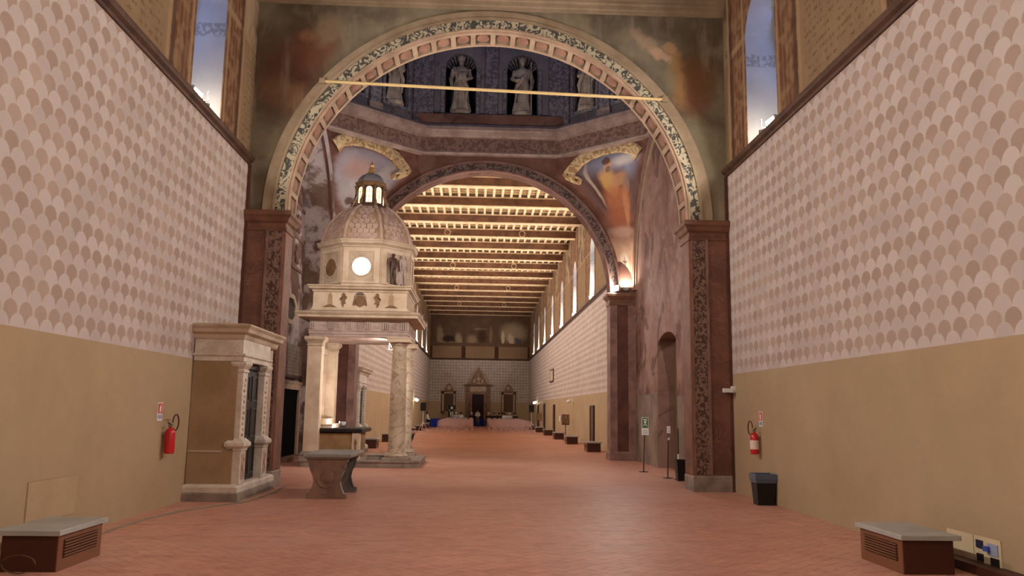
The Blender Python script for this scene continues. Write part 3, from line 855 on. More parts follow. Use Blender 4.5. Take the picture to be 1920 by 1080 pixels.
def statue(parent_loc, rz, label, h=2.2, variant=0):
    root = empty('statue', parent_loc, rz); tag(root, label, 'statue', 'stone statues in the drum niches')
    MB().stack(ngon(8, .34), [(0, -.02), (.02, .02), (.02, .10), (-.03, .13)]).build('pedestal', M['statue'], root)
    k = h/2.2
    fold = lambda t, q: 1+.07*math.sin(7*t+variant+3*q)*(1-.4*q)+.04*math.sin(13*t-2*q)
    prof = [(.33, .13), (.34, .2), (.27, .5), (.235, .9), (.25, 1.12), (.19, 1.32), (.225, 1.5), (.255, 1.66), (.21, 1.76), (.09, 1.84), (.065, 1.90), (.065, 1.98)]
    body = MB().lathe([(r*k, z*k) for r, z in prof], 0, 0, 40, fold)
    body.v = [(x*1.05, y*.8, z) for x, y, z in body.v]
    body.build('robe', M['statue'], root, True)
    hd = MB().ell((0, -.03, 2.10*k), (.115, .13, .155), 16, 12); hd.ell((0, -.155, 2.09*k), (.018, .03, .035)); hd.ell((0, -.09, 2.00*k), (.075, .07, .09))
    hd.build('head', M['statue'], root, True)
    MB().ell((0, .02, 2.15*k), (.135, .14, .14), 14, 8).build('hair', M['statue'], root, True)
    s = 1 if variant % 2 == 0 else -1
    MB().tube([(s*.27, 0, 1.68*k), (s*.36, -.05, 1.40*k), (s*.20, -.26, 1.25*k), (s*.10, -.30, 1.30*k)], [.10, .085, .065, .045], 10).build('arm', M['statue'], root, True)
    MB().tube([(-s*.27, 0, 1.68*k), (-s*.37, -.02, 1.35*k), (-s*.33, -.16, 1.05*k), (-s*.30, -.2, .95*k)], [.10, .085, .065, .045], 10).build('arm', M['statue'], root, True)
    if variant % 2 == 0: MB().box(.05*s-.12, .05*s+.14, -.36, -.27, 1.18*k, 1.46*k).build('book', M['statue'], root)
    else: MB().tube([(-s*.33, -.2, .15), (-s*.31, -.2, 2.0*k)], .022, 8).build('staff', M['statue'], root)
    MB().tube([(-s*.26, -.05, 1.75*k), (0, -.26, 1.35*k), (s*.24, -.2, .95*k), (s*.2, -.2, .45*k)], [.06, .08, .08, .03], 8).build('mantle_fold', M['statue'], root, True)
DZ0, DZ1 = 11.80, 17.6
stn = 0
for i in range(8):
    a, b = Vector(octo[i]), Vector(octo[(i+1) % 8])
    e = (b-a); L = e.length; e.normalize(); nin = Vector((-e.y, e.x))  # inward
    if nin.dot(Vector((0, CY))-a) < 0: nin = -nin
    org = a-nin*.22
    mpf = lambda u, d, z, org=org, e=e, nin=nin: (org.x+e.x*u-nin.x*d, org.y+e.y*u-nin.y*d, z)
    face = MB(); cs = [L*.27, L*.73]
    hwn = .56 if L > 4.5 else .46
    arch_wall(face, mpf, -.12, L+.12, DZ0, 15.4, [(c, hwn, 12.28, 14.05, hwn) for c in cs], .62, n=16)
    fo = face.build('drum_face', M['drum'], drum)
    # upper drum level with windows
    up = MB(); arch_wall(up, mpf, -.12, L+.12, 15.4, DZ1, [(c, .5, 15.7, 16.6, .5) for c in cs], .62, n=10); up.build('drum_clerestory', M['drum'], drum)
    mc = L/2
    def vbox(u0, u1, d0, d1, z0, z1, name, mat):
        m = MB()
        m.add([mpf(u, d, z) for z in (z0, z1) for u, d in ((u0, d0), (u1, d0), (u1, d1), (u0, d1))], [(0, 1, 2, 3), (4, 5, 6, 7), (0, 1, 5, 4), (1, 2, 6, 5), (2, 3, 7, 6), (3, 0, 4, 7)])
        return m.build(name, mat, fo)
    for c in cs:
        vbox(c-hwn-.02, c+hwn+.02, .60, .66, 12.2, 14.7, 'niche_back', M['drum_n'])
        vbox(c-hwn-.12, c+hwn+.12, -.08, .05, 12.16, 12.28, 'niche_sill', M['drum_p'])
        for q in (-1, 1):
            u0, u1 = sorted((c+q*(hwn+.02), c+q*(hwn+.14)))
            vbox(u0, u1, -.07, .02, 12.28, 14.0, 'niche_jamb', M['drum_p'])
        # shell hood: fan of ribs
        if i in (0, 1, 7):
            for k in range(1, 12):
                t = PI*k/12
                p0 = mpf(c-.12*math.cos(t), .55, 14.05+.12*math.sin(t)); p1 = mpf(c-(hwn-.02)*math.cos(t), .10, 14.05+(hwn-.02)*math.sin(t)); pm = mpf(c-hwn*.62*math.cos(t), .46, 14.05+hwn*.62*math.sin(t))
                MB().tube([p0, pm, p1], [.015, .035, .05], 6).build('shell_rib', M['drum_p'], fo, True)
            p = mpf(c, .16, 12.28)
            d2 = ['bearded stone statue holding a book in the left niche of the drum', 'stone statue with a staff in the right niche of the drum', 'half hidden stone statue high on the left drum side', 'stone statue in the far left shaded drum niche', 'half hidden stone statue high on the right drum side', 'stone statue in the far right shaded drum niche']
            order = {0: 0, 1: 2, 7: 4}[i]
            idx = order+(0 if c == cs[0] else 1)
            if i == 0: idx = 1 if p[0] > OX else 0
            statue(p, math.atan2(nin.x, -nin.y), d2[idx], 2.25, idx)
    vbox(mc-.22, mc+.22, -.10, .02, DZ0, 15.4, 'pilaster', M['drum_p'])
    vbox(mc-.27, mc+.27, -.14, .02, DZ0, 12.1, 'pilaster_base', M['octo_m'])
    for u0, u1 in ((-.06, .34), (L-.34, L+.06)): vbox(u0, u1, -.09, .02, DZ0+.05, 15.4, 'pilaster', M['drum_p'])
    for c in cs:
        MB().tube([mpf(c+.12*math.cos(t*PI/8), -.02, 12.0+.10*math.sin(t*PI/8)) for t in range(16)], .018, 6, True).build('roundel', M['octo_m'], fo, True)
    area('dusk_light', mpf(mc, .3, 16.4), (0, CY, 12.5), DRUM_W/8, 1.6, 1.2, DUSK, None)
struct(MB().stack(octo, [(.7, DZ1), (.7, DZ1+.15)]).build('ceiling_drum', M['drum']), 'roof closing the drum above the frame', 'ceiling')
# floodlights standing on the far pier capitals and behind the near piers
for s, nm in ((1, 'right'), (-1, 'left')):
    flood((s*4.62, E0-.12, 5.94), (-s*3.2, 23.5, 6.2), CROSS_W*.7, 'floodlight facing the hall on the far %s pier capital' % nm, 'pier capital floodlights', (.2, .2))
    flood((s*4.95, E0-.12, 5.96), (s*4.98, E0+.05, 7.6), CROSS_W*.25, 'floodlight turned up against the far %s pendentive' % nm, 'pier capital floodlights', (.2, .2))
    flood((s*4.75, D1+.10, 6.0), (-s*4.0, E0-3, 7.5), CROSS_W*1.3, 'floodlight hidden behind the near %s pier capital' % nm, 'pier capital floodlights', (.2, .2))

# ------------------------------------------------------------------ domed stone shrine (ciborium) on the left of the crossing
M['cream'] = stone('cream_limestone', rgb(206, 184, 160), rgb(184, 158, 132), .65, .25, 2.0)
M['warmstone'] = stone('warm_limestone', rgb(194, 172, 148), rgb(168, 146, 122), .65, .25, 2.0)
M['friezestone'] = stone('greyish_frieze_stone', rgb(178, 156, 144), rgb(150, 128, 118), .65, .25, 2.5)
M['pinklime'] = stone('pinkish_dome_stone', rgb(186, 158, 142), rgb(164, 134, 118), .7, .2, 3.0)
M['veined'] = stone('veined_marble', rgb(196, 176, 152), rgb(168, 146, 122), .4, .4, 1.6, .6, rgb(118, 96, 80))
M['relief'] = stone('brown_relief_stone', rgb(130, 98, 70), rgb(104, 76, 54), .7, .2, 4.0)
M['relief_l'] = stone('pale_brown_relief', rgb(170, 140, 108), rgb(150, 120, 90), .7, .2, 4.0)
M['bronze'] = plain('dark_bronze', rgb(72, 46, 34), .5, .4)
M['lead'] = plain('grey_lead_roof', rgb(122, 116, 116), .55, .3)
M['gold'] = plain('gilt_metal', rgb(206, 160, 96), .35, .5, .6)
M['black'] = plain('black_paint', rgb(26, 22, 22), .45, .35)
M['darkwood'] = plain('dark_brown_wood', rgb(58, 38, 28), .55, .3)
CX, CYY = -3.65, 24.85
cib = empty('domed_shrine', (CX, CYY, 0)); tag(cib, 'tall stone altar shrine with columns and scaled octagonal dome', 'shrine')
def P(mb, name, mat, sm=False, par=None): return mb.build(name, mat, par or cib, sm)
P(MB().stack([(-1.45, -1.5), (1.45, -1.62), (1.85, -1.42), (1.85, 1.5), (-1.45, 1.5)], [(0, .003), (0, .13), (.03, .15), (.03, .19), (-.01, .20)]), 'platform', M['greystone'])
P(MB().stack(rect(.35, .95, -1.15, -.55), [(0, .20), (0, .30), (.02, .31), (.02, .34)]), 'loose_step', M['greystone'])
colprof = [(.36, .20), (.36, .27), (.33, .28), (.35, .32), (.33, .37), (.26, .40), (.24, .46), (.235, 1.2), (.23, 2.0), (.205, 3.25), (.215, 3.28), (.215, 3.31), (.20, 3.32), (.20, 3.42), (.23, 3.45), (.27, 3.52), (.27, 3.53)]
for y in (-1.19, 1.19):
    c = P(MB().lathe(colprof, 1.18, y, 32), 'column', M['veined'], True)
    P(MB().stack(rect(1.18-.33, 1.18+.33, y-.33, y+.33), [(0, 3.53), (0, 3.62), (.02, 3.63), (.02, 3.66)]), 'abacus', M['cream'], False, c)
    P(MB().stack(rect(1.18-.38, 1.18+.38, y-.38, y+.38), [(0, .20), (0, .26), (-.02, .27)]), 'column_plinth', M['greystone'], False, c)
for y in (-1.21, 1.21):
    c = P(MB().box(-1.42, -1.02, y-.20, y+.20, .42, 3.42), 'pilaster', M['cream'])
    P(MB().stack(rect(-1.45, -.99, y-.23, y+.23), [(.06, .20), (.06, .28), (.02, .30), (.05, .34), (0, .42)]), 'pilaster_base', M['greystone'], False, c)
    P(MB().stack(rect(-1.42, -1.02, y-.20, y+.20), [(0, 3.38), (.02, 3.40), (.02, 3.44), (.0, 3.46), (.04, 3.52), (.09, 3.58), (.09, 3.66)]), 'pilaster_capital', M['warmstone'], False, c)
P(MB().box(-1.44, -1.36, -1.0, 1.0, .2, 3.66), 'altarpiece_wall', M['cream'])
nbm = NB('old_altar_painting', .5, .35); xx, yy, zz, _ = nbm.pos()
colp = nbm.blobs(nbm.mix(nbm.noise(1.5, 4), rgb(150, 112, 74), rgb(196, 164, 118)), yy, zz, [(24.8, 2.3, .3, .8, 0, rgb(206, 170, 120), .5), (24.4, 2.6, .2, .5, .2, rgb(120, 82, 58), .5), (25.3, 2.0, .3, .6, 0, rgb(176, 130, 92), .5)], .1, 3.0)
P(MB().box(-1.36, -1.33, -.62, .62, 1.5, 3.1), 'altar_painting', nbm.done(colp))
for y in (-.72, .72): P(MB().box(-1.36, -1.26, y-.09, y+.09, 1.35, 3.25), 'painting_frame', M['warmstone'])
P(MB().box(-1.36, -1.22, -.85, .85, 3.25, 3.42), 'painting_frame', M['warmstone'])
sq = rect(-1.40, 1.40, -1.40, 1.40)
P(MB().stack(sq, [(-.02, 3.66), (0, 3.67), (0, 3.73), (.02, 3.74), (.02, 3.82), (.04, 3.83), (.04, 3.86)]), 'architrave', M['friezestone'])
P(MB().stack(sq, [(.0, 3.86), (.0, 4.12)]), 'frieze', M['friezestone'])
for f in range(2):   # front face and right face
    for k in range(6):
        u = -1.30+2.60*k/5
        t = MB()
        for q in (-.085, -.028, .028):
            (t.box(u+q, u+q+.040, -1.435, -1.40, 3.88, 4.10) if f == 0 else t.box(1.40, 1.435, u+q, u+q+.040, 3.88, 4.10))
        P(t, 'triglyph', M['friezestone'])
        if k < 5:
            um = u+.26
            if f == 0:
                pts = [[(-.09, -.02), (0, .05), (.09, -.02), (0, .0)], [(-.07, .07), (0, -.02), (.07, .07), (.02, -.08), (-.02, -.08)], [(-.02, -.09), (.02, -.09), (.03, .08), (-.03, .08)], [(-.06, -.06), (.06, -.06), (.05, .06), (-.05, .06)], [(.05, .08), (-.05, .04), (-.06, -.04), (.04, -.09), (-.01, 0)]][k]
                P(MB().prism(pts, lambda a, b, d, um=um: (um+a, d, 3.99+b), -1.40, -1.422), 'metope_relief', M['friezestone'])
            else: P(MB().ell((1.40, um, 3.99), (.02, .06, .06), 10, 6), 'metope_relief', M['friezestone'], True)
P(MB().stack(sq, [(.0, 4.12), (.03, 4.14), (.03, 4.17), (.28, 4.20), (.30, 4.20), (.30, 4.26), (.33, 4.29), (.36, 4.33), (.36, 4.35), (.05, 4.42)]), 'cornice', M['warmstone'])
at = rect(-1.35, 1.35, -1.35, 1.35)
attic = P(MB().stack(at, [(.12, 4.40), (.04, 4.46), (.0, 4.54), (.0, 4.98)]), 'attic', M['cream'])
P(MB().stack(at, [(.0, 4.96), (.03, 4.98), (.03, 5.02), (.10, 5.05), (.12, 5.06), (.12, 5.10), (.16, 5.13), (.16, 5.16), (.0, 5.18)]), 'attic_cornice', M['warmstone'])
fm = lambda cx, s=1, cz=4.74: (lambda a, b, d: (cx+s*a, d, cz+b))
tower = [(-.075, -.16), (.075, -.16), (.055, .10), (.065, .11), (.065, .13), (.02, .14), (.03, .20), (0, .18), (-.03, .20), (-.02, .14), (-.065, .13), (-.065, .11), (-.055, .10)]
mound = [(-.20, -.22), (.20, -.22), (.10, -.165), (0, -.13), (-.10, -.165)]
beast = [(-.02, -.21), (.01, -.21), (.02, -.13), (.06, -.10), (.09, -.11), (.05, -.06), (.06, .02), (.10, .05), (.11, .09), (.07, .07), (.09, .12), (.05, .12), (.05, .18), (-.01, .21), (-.05, .16), (-.05, .04), (-.09, .0), (-.10, .04), (-.08, -.03), (-.05, -.05), (-.06, -.12), (-.03, -.16)]
shield = [(-.13, .10), (-.06, .15), (0, .13), (.06, .15), (.13, .10), (.14, -.02), (.09, -.16), (0, -.21), (-.09, -.16), (-.14, -.02)]
for cx in (-.86, .90):
    P(MB().prism(tower, fm(cx), -1.35, -1.368), 'tower_relief', M['relief_l'], False, attic)
    P(MB().prism(mound, fm(cx), -1.35, -1.375), 'mound_relief', M['relief'], False, attic)
for cx, s in ((-.48, 1), (.50, -1)): P(MB().prism(beast, fm(cx, s), -1.35, -1.375), 'rearing_beast_relief', M['relief'], False, attic)
P(MB().prism(shield, fm(0), -1.35, -1.385), 'coat_of_arms', M['relief'], False, attic)
P(MB().prism([(-.12, .16), (.12, .16), (.08, .21), (0, .23), (-.08, .21)], fm(0), -1.35, -1.40), 'prelate_hat', M['bronze'], False, attic)
for s in (-1, 1):
    P(MB().tube([(s*.12, -1.365, 4.91), (s*.17, -1.365, 4.82), (s*.16, -1.365, 4.70), (s*.19, -1.365, 4.60)], .010, 6), 'tassel_cord', M['relief'], False, attic)
    P(MB().prism([(s*.11, -.14), (s*.21, -.17), (s*.19, -.02), (s*.15, .04)], fm(0), -1.35, -1.37), 'tassel', M['relief'], False, attic)
for k in range(7): P(MB().box(1.35, 1.372, -1.22+.38*k, -1.22+.38*k+.10, 4.56, 4.94), 'attic_strip', M['cream'], False, attic)
# octagonal lantern storey
OA = 1.33
o8 = ngon(8, OA)
P(MB().stack(o8, [(.03, 5.16), (.03, 5.22), (0, 5.24), (0, 6.32)]), 'octagon_storey', M['cream'])
P(MB().stack(o8, [(0, 6.30), (.03, 6.33), (.03, 6.37), (.09, 6.41), (.12, 6.42), (.12, 6.47), (.15, 6.51), (.15, 6.54), (-.04, 6.56)]), 'octagon_cornice', M['warmstone'])
def oface(k):
    """face k: outward direction angle; returns map (u, d outward, z)"""
    t = -PI/2+k*PI/4
    nx, ny = math.cos(t), math.sin(t); ux, uy = -ny, nx
    return lambda u, d, z: (nx*(OA+d)+ux*u, ny*(OA+d)+uy*u, z)
def obox(mp, u0, u1, d0, d1, z0, z1):
    m = MB(); m.add([mp(u, d, z) for z in (z0, z1) for u, d in ((u0, d0), (u1, d0), (u1, d1), (u0, d1))], [(0, 1, 2, 3), (4, 5, 6, 7), (0, 1, 5, 4), (1, 2, 6, 5), (2, 3, 7, 6), (3, 0, 4, 7)]); return m
for k in (0, 1, 2, 7):
    mp = oface(k); a, z0, z1 = .36, 5.30, 6.18
    for (u0, u1, p0, p1) in ((-a-.17, -a, 5.24, 6.30), (a, a+.17, 5.24, 6.30), (-a, a, z1, 6.30), (-a, a, 5.24, z0)):
        P(obox(mp, u0, u1, 0, .045, p0, p1), 'panel_border', M['cream'])
    P(obox(mp, -a, a, .0, .012, z0, z1), 'recessed_panel', M['warmstone'] if k != 1 else M['cream'])
    if k in (0, 7, 2):
        P(MB().tube([mp(.29*math.cos(t*PI/14), .02, 5.74+.29*math.sin(t*PI/14)) for t in range(28)], .03, 6, True), 'oculus_ring', M['warmstone'], True)
        P(MB().prism([(.28*math.cos(t*PI/14), .28*math.sin(t*PI/14)) for t in range(28)], lambda u, v, d, mp=mp: mp(u, d, 5.74+v), .013, .02), 'oculus_glass', glow('lit_oculus', (1, .97, .9, 1), 4.0) if k == 0 else M['relief'])
# scaled dome
dome = [(0.0, 6.56), (-.02, 6.62), (-.06, 6.82), (-.14, 7.05), (-.27, 7.28), (-.43, 7.48), (-.60, 7.64), (-.78, 7.76), (-.84, 7.78)]
P(MB().stack(o8, dome), 'dome', M['relief_l'])
def dome_at(t):
    s = t*(len(dome)-1); k = min(int(s), len(dome)-2); f = s-k
    return (dome[k][0]+(dome[k+1][0]-dome[k][0])*f, dome[k][1]+(dome[k+1][1]-dome[k][1])*f)
for i in range(8):
    t = 2*PI*(i+.5)/8
    pts = [((OA+d)/math.cos(PI/8)*math.cos(t), (OA+d)/math.cos(PI/8)*math.sin(t), z) for d, z in dome]
    P(MB().tube(pts, .055, 8), 'dome_rib', M['pinklime'], True)
sc_m = MB().prism([(-.075, .09), (-.082, 0), (-.06, -.06), (0, -.09), (.06, -.06), (.082, 0), (.075, .09)], lambda u, v, d: (u, v, d), -.012, .026)
sc_o = sc_m.build('scale_tile', M['pinklime'], cib); sc_me = sc_o.data; bpy.data.objects.remove(sc_o)
for k in (7, 0, 1, 2):
    th = -PI/2+k*PI/4
    nx, ny = math.cos(th), math.sin(th); U = Vector((-ny, nx, 0)); Nn = Vector((nx, ny, 0))
    for row in range(9):
        tt = .06+.088*row
        d, z = dome_at(tt); d2, z2 = dome_at(tt+.05)
        up = (Nn*(d2-d)+Vector((0, 0, z2-z))).normalized(); nrm = U.cross(up)
        if nrm.dot(Nn) < 0: nrm = -nrm
        half = (OA+d)*math.tan(PI/8)-.10
        n = int(half/.088)
        sh = .5 if row % 2 else 0
        for j in range(-n-1, n+1):
            u = (j+.5+sh)*.172
            if abs(u) > half-.06: continue
            p = Nn*(OA+d)+U*u+Vector((0, 0, z))+nrm*.006
            o = bpy.data.objects.new('scale_tile', sc_me); COL.objects.link(o); o.parent = cib
            o.matrix_local = Matrix((U if U.cross(up).dot(nrm) > 0 else U, up, nrm)).transposed().to_4x4() @ Matrix.Identity(4)
            o.location = p
# lantern
LA = .39
l8 = ngon(8, LA)
P(MB().stack(l8, [(.16, 7.74), (.16, 7.80), (.02, 7.84), (0, 7.86), (0, 8.48)]), 'lantern_body', M['bronze'])
P(MB().stack(l8, [(.0, 8.46), (.03, 8.48), (.07, 8.53), (.08, 8.54), (.08, 8.58), (.0, 8.60)]), 'lantern_cornice', M['relief'])
P(MB().stack(l8, [(.02, 8.59), (.01, 8.66), (-.04, 8.75), (-.12, 8.84), (-.23, 8.91), (-.31, 8.93)]), 'lantern_roof', M['lead'])
M['warmpane'] = glow('lit_lantern_pane', (1.0, .80, .48, 1), 1.3)
for k in range(8):
    th = -PI/2+k*PI/4; nx, ny = math.cos(th), math.sin(th)
    mp = lambda u, v, d, nx=nx, ny=ny: (nx*(LA+d)-ny*u, ny*(LA+d)+nx*u, v)
    pts = [(-.095, 7.92), (.095, 7.92)]+[(.095*math.cos(PI*q/8), 8.33+.095*math.sin(PI*q/8)) for q in range(9)]
    w = P(MB().prism(pts, mp, .0, .012), 'lantern_window', M['warmpane'])
    P(MB().prism([(-.004, 7.9), (.004, 7.9), (.004, 8.42), (-.004, 8.42)], mp, .012, .02), 'glazing_bar', M['relief'], False, w)
    P(MB().prism([(-.095, 8.10), (.095, 8.10), (.095, 8.108), (-.095, 8.108)], mp, .012, .02), 'glazing_bar', M['relief'], False, w)
    P(MB().prism([(-.095, 8.26), (.095, 8.26), (.095, 8.268), (-.095, 8.268)], mp, .012, .02), 'glazing_bar', M['relief'], False, w)
    t = th+PI/8
    R0 = LA/math.cos(PI/8)
    P(MB().tube([((R0+r)*math.cos(t), (R0+r)*math.sin(t), z) for r, z in ((.17, 7.80), (.16, 7.90), (.09, 8.02), (.04, 8.18), (.04, 8.34), (.06, 8.47))], [.06, .05, .04, .035, .035, .045], 6), 'volute_buttress', M['relief'], True)
P(MB().lathe([(.10, 8.92), (.125, 8.95), (.11, 9.01), (.06, 9.03), (.10, 9.07), (.085, 9.12), (.045, 9.14), (.065, 9.19), (.045, 9.25), (.015, 9.30), (.004, 9.37)], 0, 0, 16), 'gilt_finial', M['gold'], True)
# carved pair of boys with a shield on the right diagonal face
def skin_obj(name, V, E, R, mat, parent, lv=2):
    me = bpy.data.meshes.new(name); me.from_pydata([tuple(v) for v in V], E, []); me.materials.append(mat)
    o = bpy.data.objects.new(name, me); COL.objects.link(o); o.parent = parent
    md = o.modifiers.new('Skin', 'SKIN'); md.use_smooth_shade = True
    for i, r in enumerate(R):
        me.skin_vertices[0].data[i].radius = (r, r)
    me.skin_vertices[0].data[0].use_root = True
    s = o.modifiers.new('Subdivision', 'SUBSURF'); s.levels = lv; s.render_levels = lv
    return o
def figure_graph(k=1.0, sit=False, arms='down', fat=1.0):
    """joints of a figure facing -Y, 1.7 tall at k = 1; returns dict of joint -> (pos, radius)"""
    zo = -.37 if sit else 0.0
    J = {'pelvis': ((0, 0, .95+zo), .135*fat), 'waist': ((0, 0, 1.10+zo), .125*fat), 'chest': ((0, 0, 1.32+zo), .150*fat), 'neck': ((0, -.01, 1.475+zo), .058), 'jaw': ((0, -.03, 1.555+zo), .075), 'head': ((0, -.015, 1.63+zo), .092), 'crown': ((0, 0, 1.69+zo), .062), 'nose': ((0, -.115, 1.60+zo), .014)}
    for s, n in ((-1, 'L'), (1, 'R')):
        J['hip'+n] = ((s*.085, 0, .90+zo), .095*fat)
        if sit:
            J['knee'+n] = ((s*.11, -.42, .53), .065*fat); J['ankle'+n] = ((s*.11, -.40, .09), .042); J['toe'+n] = ((s*.11, -.55, .035), .034)
        else:
            J['knee'+n] = ((s*.095, -.015, .50), .062*fat); J['ankle'+n] = ((s*.10, .02, .09), .042); J['toe'+n] = ((s*.11, -.13, .035), .034)
        J['shoulder'+n] = ((s*.175, 0, 1.405+zo), .066*fat)
        if arms == 'down': el, wr = (s*.235, .02, 1.13+zo), (s*.245, -.06, .89+zo)
        elif arms == 'front': el, wr = (s*.235, -.05, 1.14+zo), (s*.10, -.24, 1.05+zo)
        else: el, wr = (s*.25, -.08, 1.15+zo), (s*.17, -.32, 1.02+zo)
        J['elbow'+n] = (el, .046*fat); J['wrist'+n] = (wr, .031)
        d = (Vector(wr)-Vector(el)).normalized()
        J['palm'+n] = (tuple(Vector(wr)+d*.07), .034)
    return {a: (tuple(Vector(p)*k), r*k) for a, (p, r) in J.items()}
BODY_E = [('pelvis', 'waist'), ('waist', 'chest'), ('chest', 'neck'), ('neck', 'jaw'), ('jaw', 'head'), ('head', 'crown'), ('jaw', 'nose')]
for n in 'LR': BODY_E += [('pelvis', 'hip'+n), ('hip'+n, 'knee'+n), ('knee'+n, 'ankle'+n), ('ankle'+n, 'toe'+n), ('chest', 'shoulder'+n), ('shoulder'+n, 'elbow'+n), ('elbow'+n, 'wrist'+n), ('wrist'+n, 'palm'+n)]
def from_graph(name, J, E, mat, parent, grow=0.0, start=None, lv=2):
    names = []
    for a, b in E:
        for q in (a, b):
            if q not in names: names.append(q)
    if start: names.remove(start); names.insert(0, start)
    return skin_obj(name, [J[q][0] for q in names], [(names.index(a), names.index(b)) for a, b in E], [J[q][1]+grow for q in names], mat, parent, lv)
def fingers(J, parent, mat, k=1.0):
    for n, s in (('L', -1), ('R', 1)):
        w, p = Vector(J['wrist'+n][0]), Vector(J['palm'+n][0])
        d = (p-w).normalized(); side = d.cross(Vector((0, -1, .3))).normalized(); dn = side.cross(d)
        m = MB()
        for q, (off, ln) in enumerate(((-.027, .055), (-.009, .068), (.009, .064), (.026, .05))):
            a = p+side*off*k+d*.015*k; m.tube([a, a+d*ln*.5*k, a+d*ln*.9*k+dn*.015*k], [.0095*k, .0085*k, .006*k], 5)
        a = w+d*.03*k+side*(-s)*.022*k; m.tube([a, a+d*.035*k+side*(-s)*.022*k, a+d*.065*k+side*(-s)*.022*k], [.011*k, .009*k, .007*k], 5)
        m.build('fingers', mat, parent, True)
mpd = oface(1)
for (u, mat, nm) in ((-.20, M['bronze'], 'boy_relief'), (.19, M['friezestone'], 'boy_relief')):
    J = figure_graph(.56, fat=1.25)
    holder = empty(nm, mpd(u, .13, 5.22), PI/4); holder.parent = cib
    J['elbowR' if u < 0 else 'elbowL'] = ((.09*(1 if u < 0 else -1)*1.7, -.05, .62), .03)
    J['wristR' if u < 0 else 'wristL'] = ((.16*(1 if u < 0 else -1), -.10, .50), .02)
    J['palmR' if u < 0 else 'palmL'] = ((.17*(1 if u < 0 else -1), -.11, .46), .02)
    for q in ('jaw', 'head', 'crown'): J[q] = (J[q][0], J[q][1]*1.25)
    from_graph('boy_body', J, BODY_E, mat, holder)
sh = [(.11*math.cos(t*PI/10), .20*math.sin(t*PI/10)) for t in range(20)]
P(MB().prism(sh, lambda a, b, d: mpd(-.02+a, d, 5.44+b), .20, .23), 'oval_shield', M['friezestone'])
P(obox(mpd, -.36, .36, .0, .22, 5.18, 5.225), 'relief_ledge', M['cream'])
# altar inside and the lamp that lights it
alt = empty('altar', (CX-.2, CYY-.1, .20)); tag(alt, 'small altar block with dark top inside the domed shrine', 'altar')
MB().box(-1.10, .22, -.95, .95, 0, .72).build('altar_body', stone('ochre_altar_stone', rgb(160, 126, 88), rgb(136, 104, 72), .7, .2, 2.0), alt)
MB().box(.10, .30, -1.0, -.62, 0, .74).build('carved_corner_block', M['cream'], alt)
MB().prism([(-.02, -.18), (.02, -.18), (.03, 0), (.05, .06), (0, .18), (-.04, .05), (-.02, -.02)], lambda a, b, d: (.20+a, d, .40+b), -1.0, -1.015).build('leaf_relief', M['relief'], alt)
MB().stack(rect(-1.15, .36, -1.03, 1.0), [(0, .74), (.03, .77), (.03, .84), (.0, .86)]).build('altar_top', M['black'], alt)
MB().stack(rect(-1.10, -.55, -.6, .7), [(0, .86), (0, .93), (.02, .94), (.02, .97)]).build('shelf_step', M['cream'], alt)
MB().stack(rect(-1.10, -.72, -.55, .6), [(0, .97), (0, 1.08), (.02, 1.09), (.02, 1.12)]).build('shelf_step', M['cream'], alt)
dc = MB()
for k in range(13):
    x = -1.12+.26*k/12; y = -1.055-.016*math.sin(k*1.9)
    for z in (.855, .45): dc.v.append((x, y if z < .8 else -1.04, z+(.02*math.sin(k) if z < .8 else 0)))
for k in range(12): dc.f.append((2*k, 2*k+1, 2*k+3, 2*k+2))
o = dc.build('dark_cloth', plain('black_cloth', rgb(36, 32, 36), .9), None, True); o.location = alt.location
md = o.modifiers.new('Solidify', 'SOLIDIFY'); md.thickness = .008
tag(o, 'black cloth hanging over the altar corner in the shrine', 'cloth')
flood((CX+.95, CYY-1.02, 3.46), (CX-1.3, CYY+.3, 2.0), 60.0, 'small spotlight beside the front column inside the shrine', 'shrine spotlights', (.16, .12))
flood((CX-.45, CYY-.75, 1.20), (CX-1.33, CYY+.55, 2.3), 30.0, 'small unseen uplight added on the altar to brighten the painted panel', 'shrine spotlights', (.14, .10))  # added lamp without a visible source, brightens the shrine interior

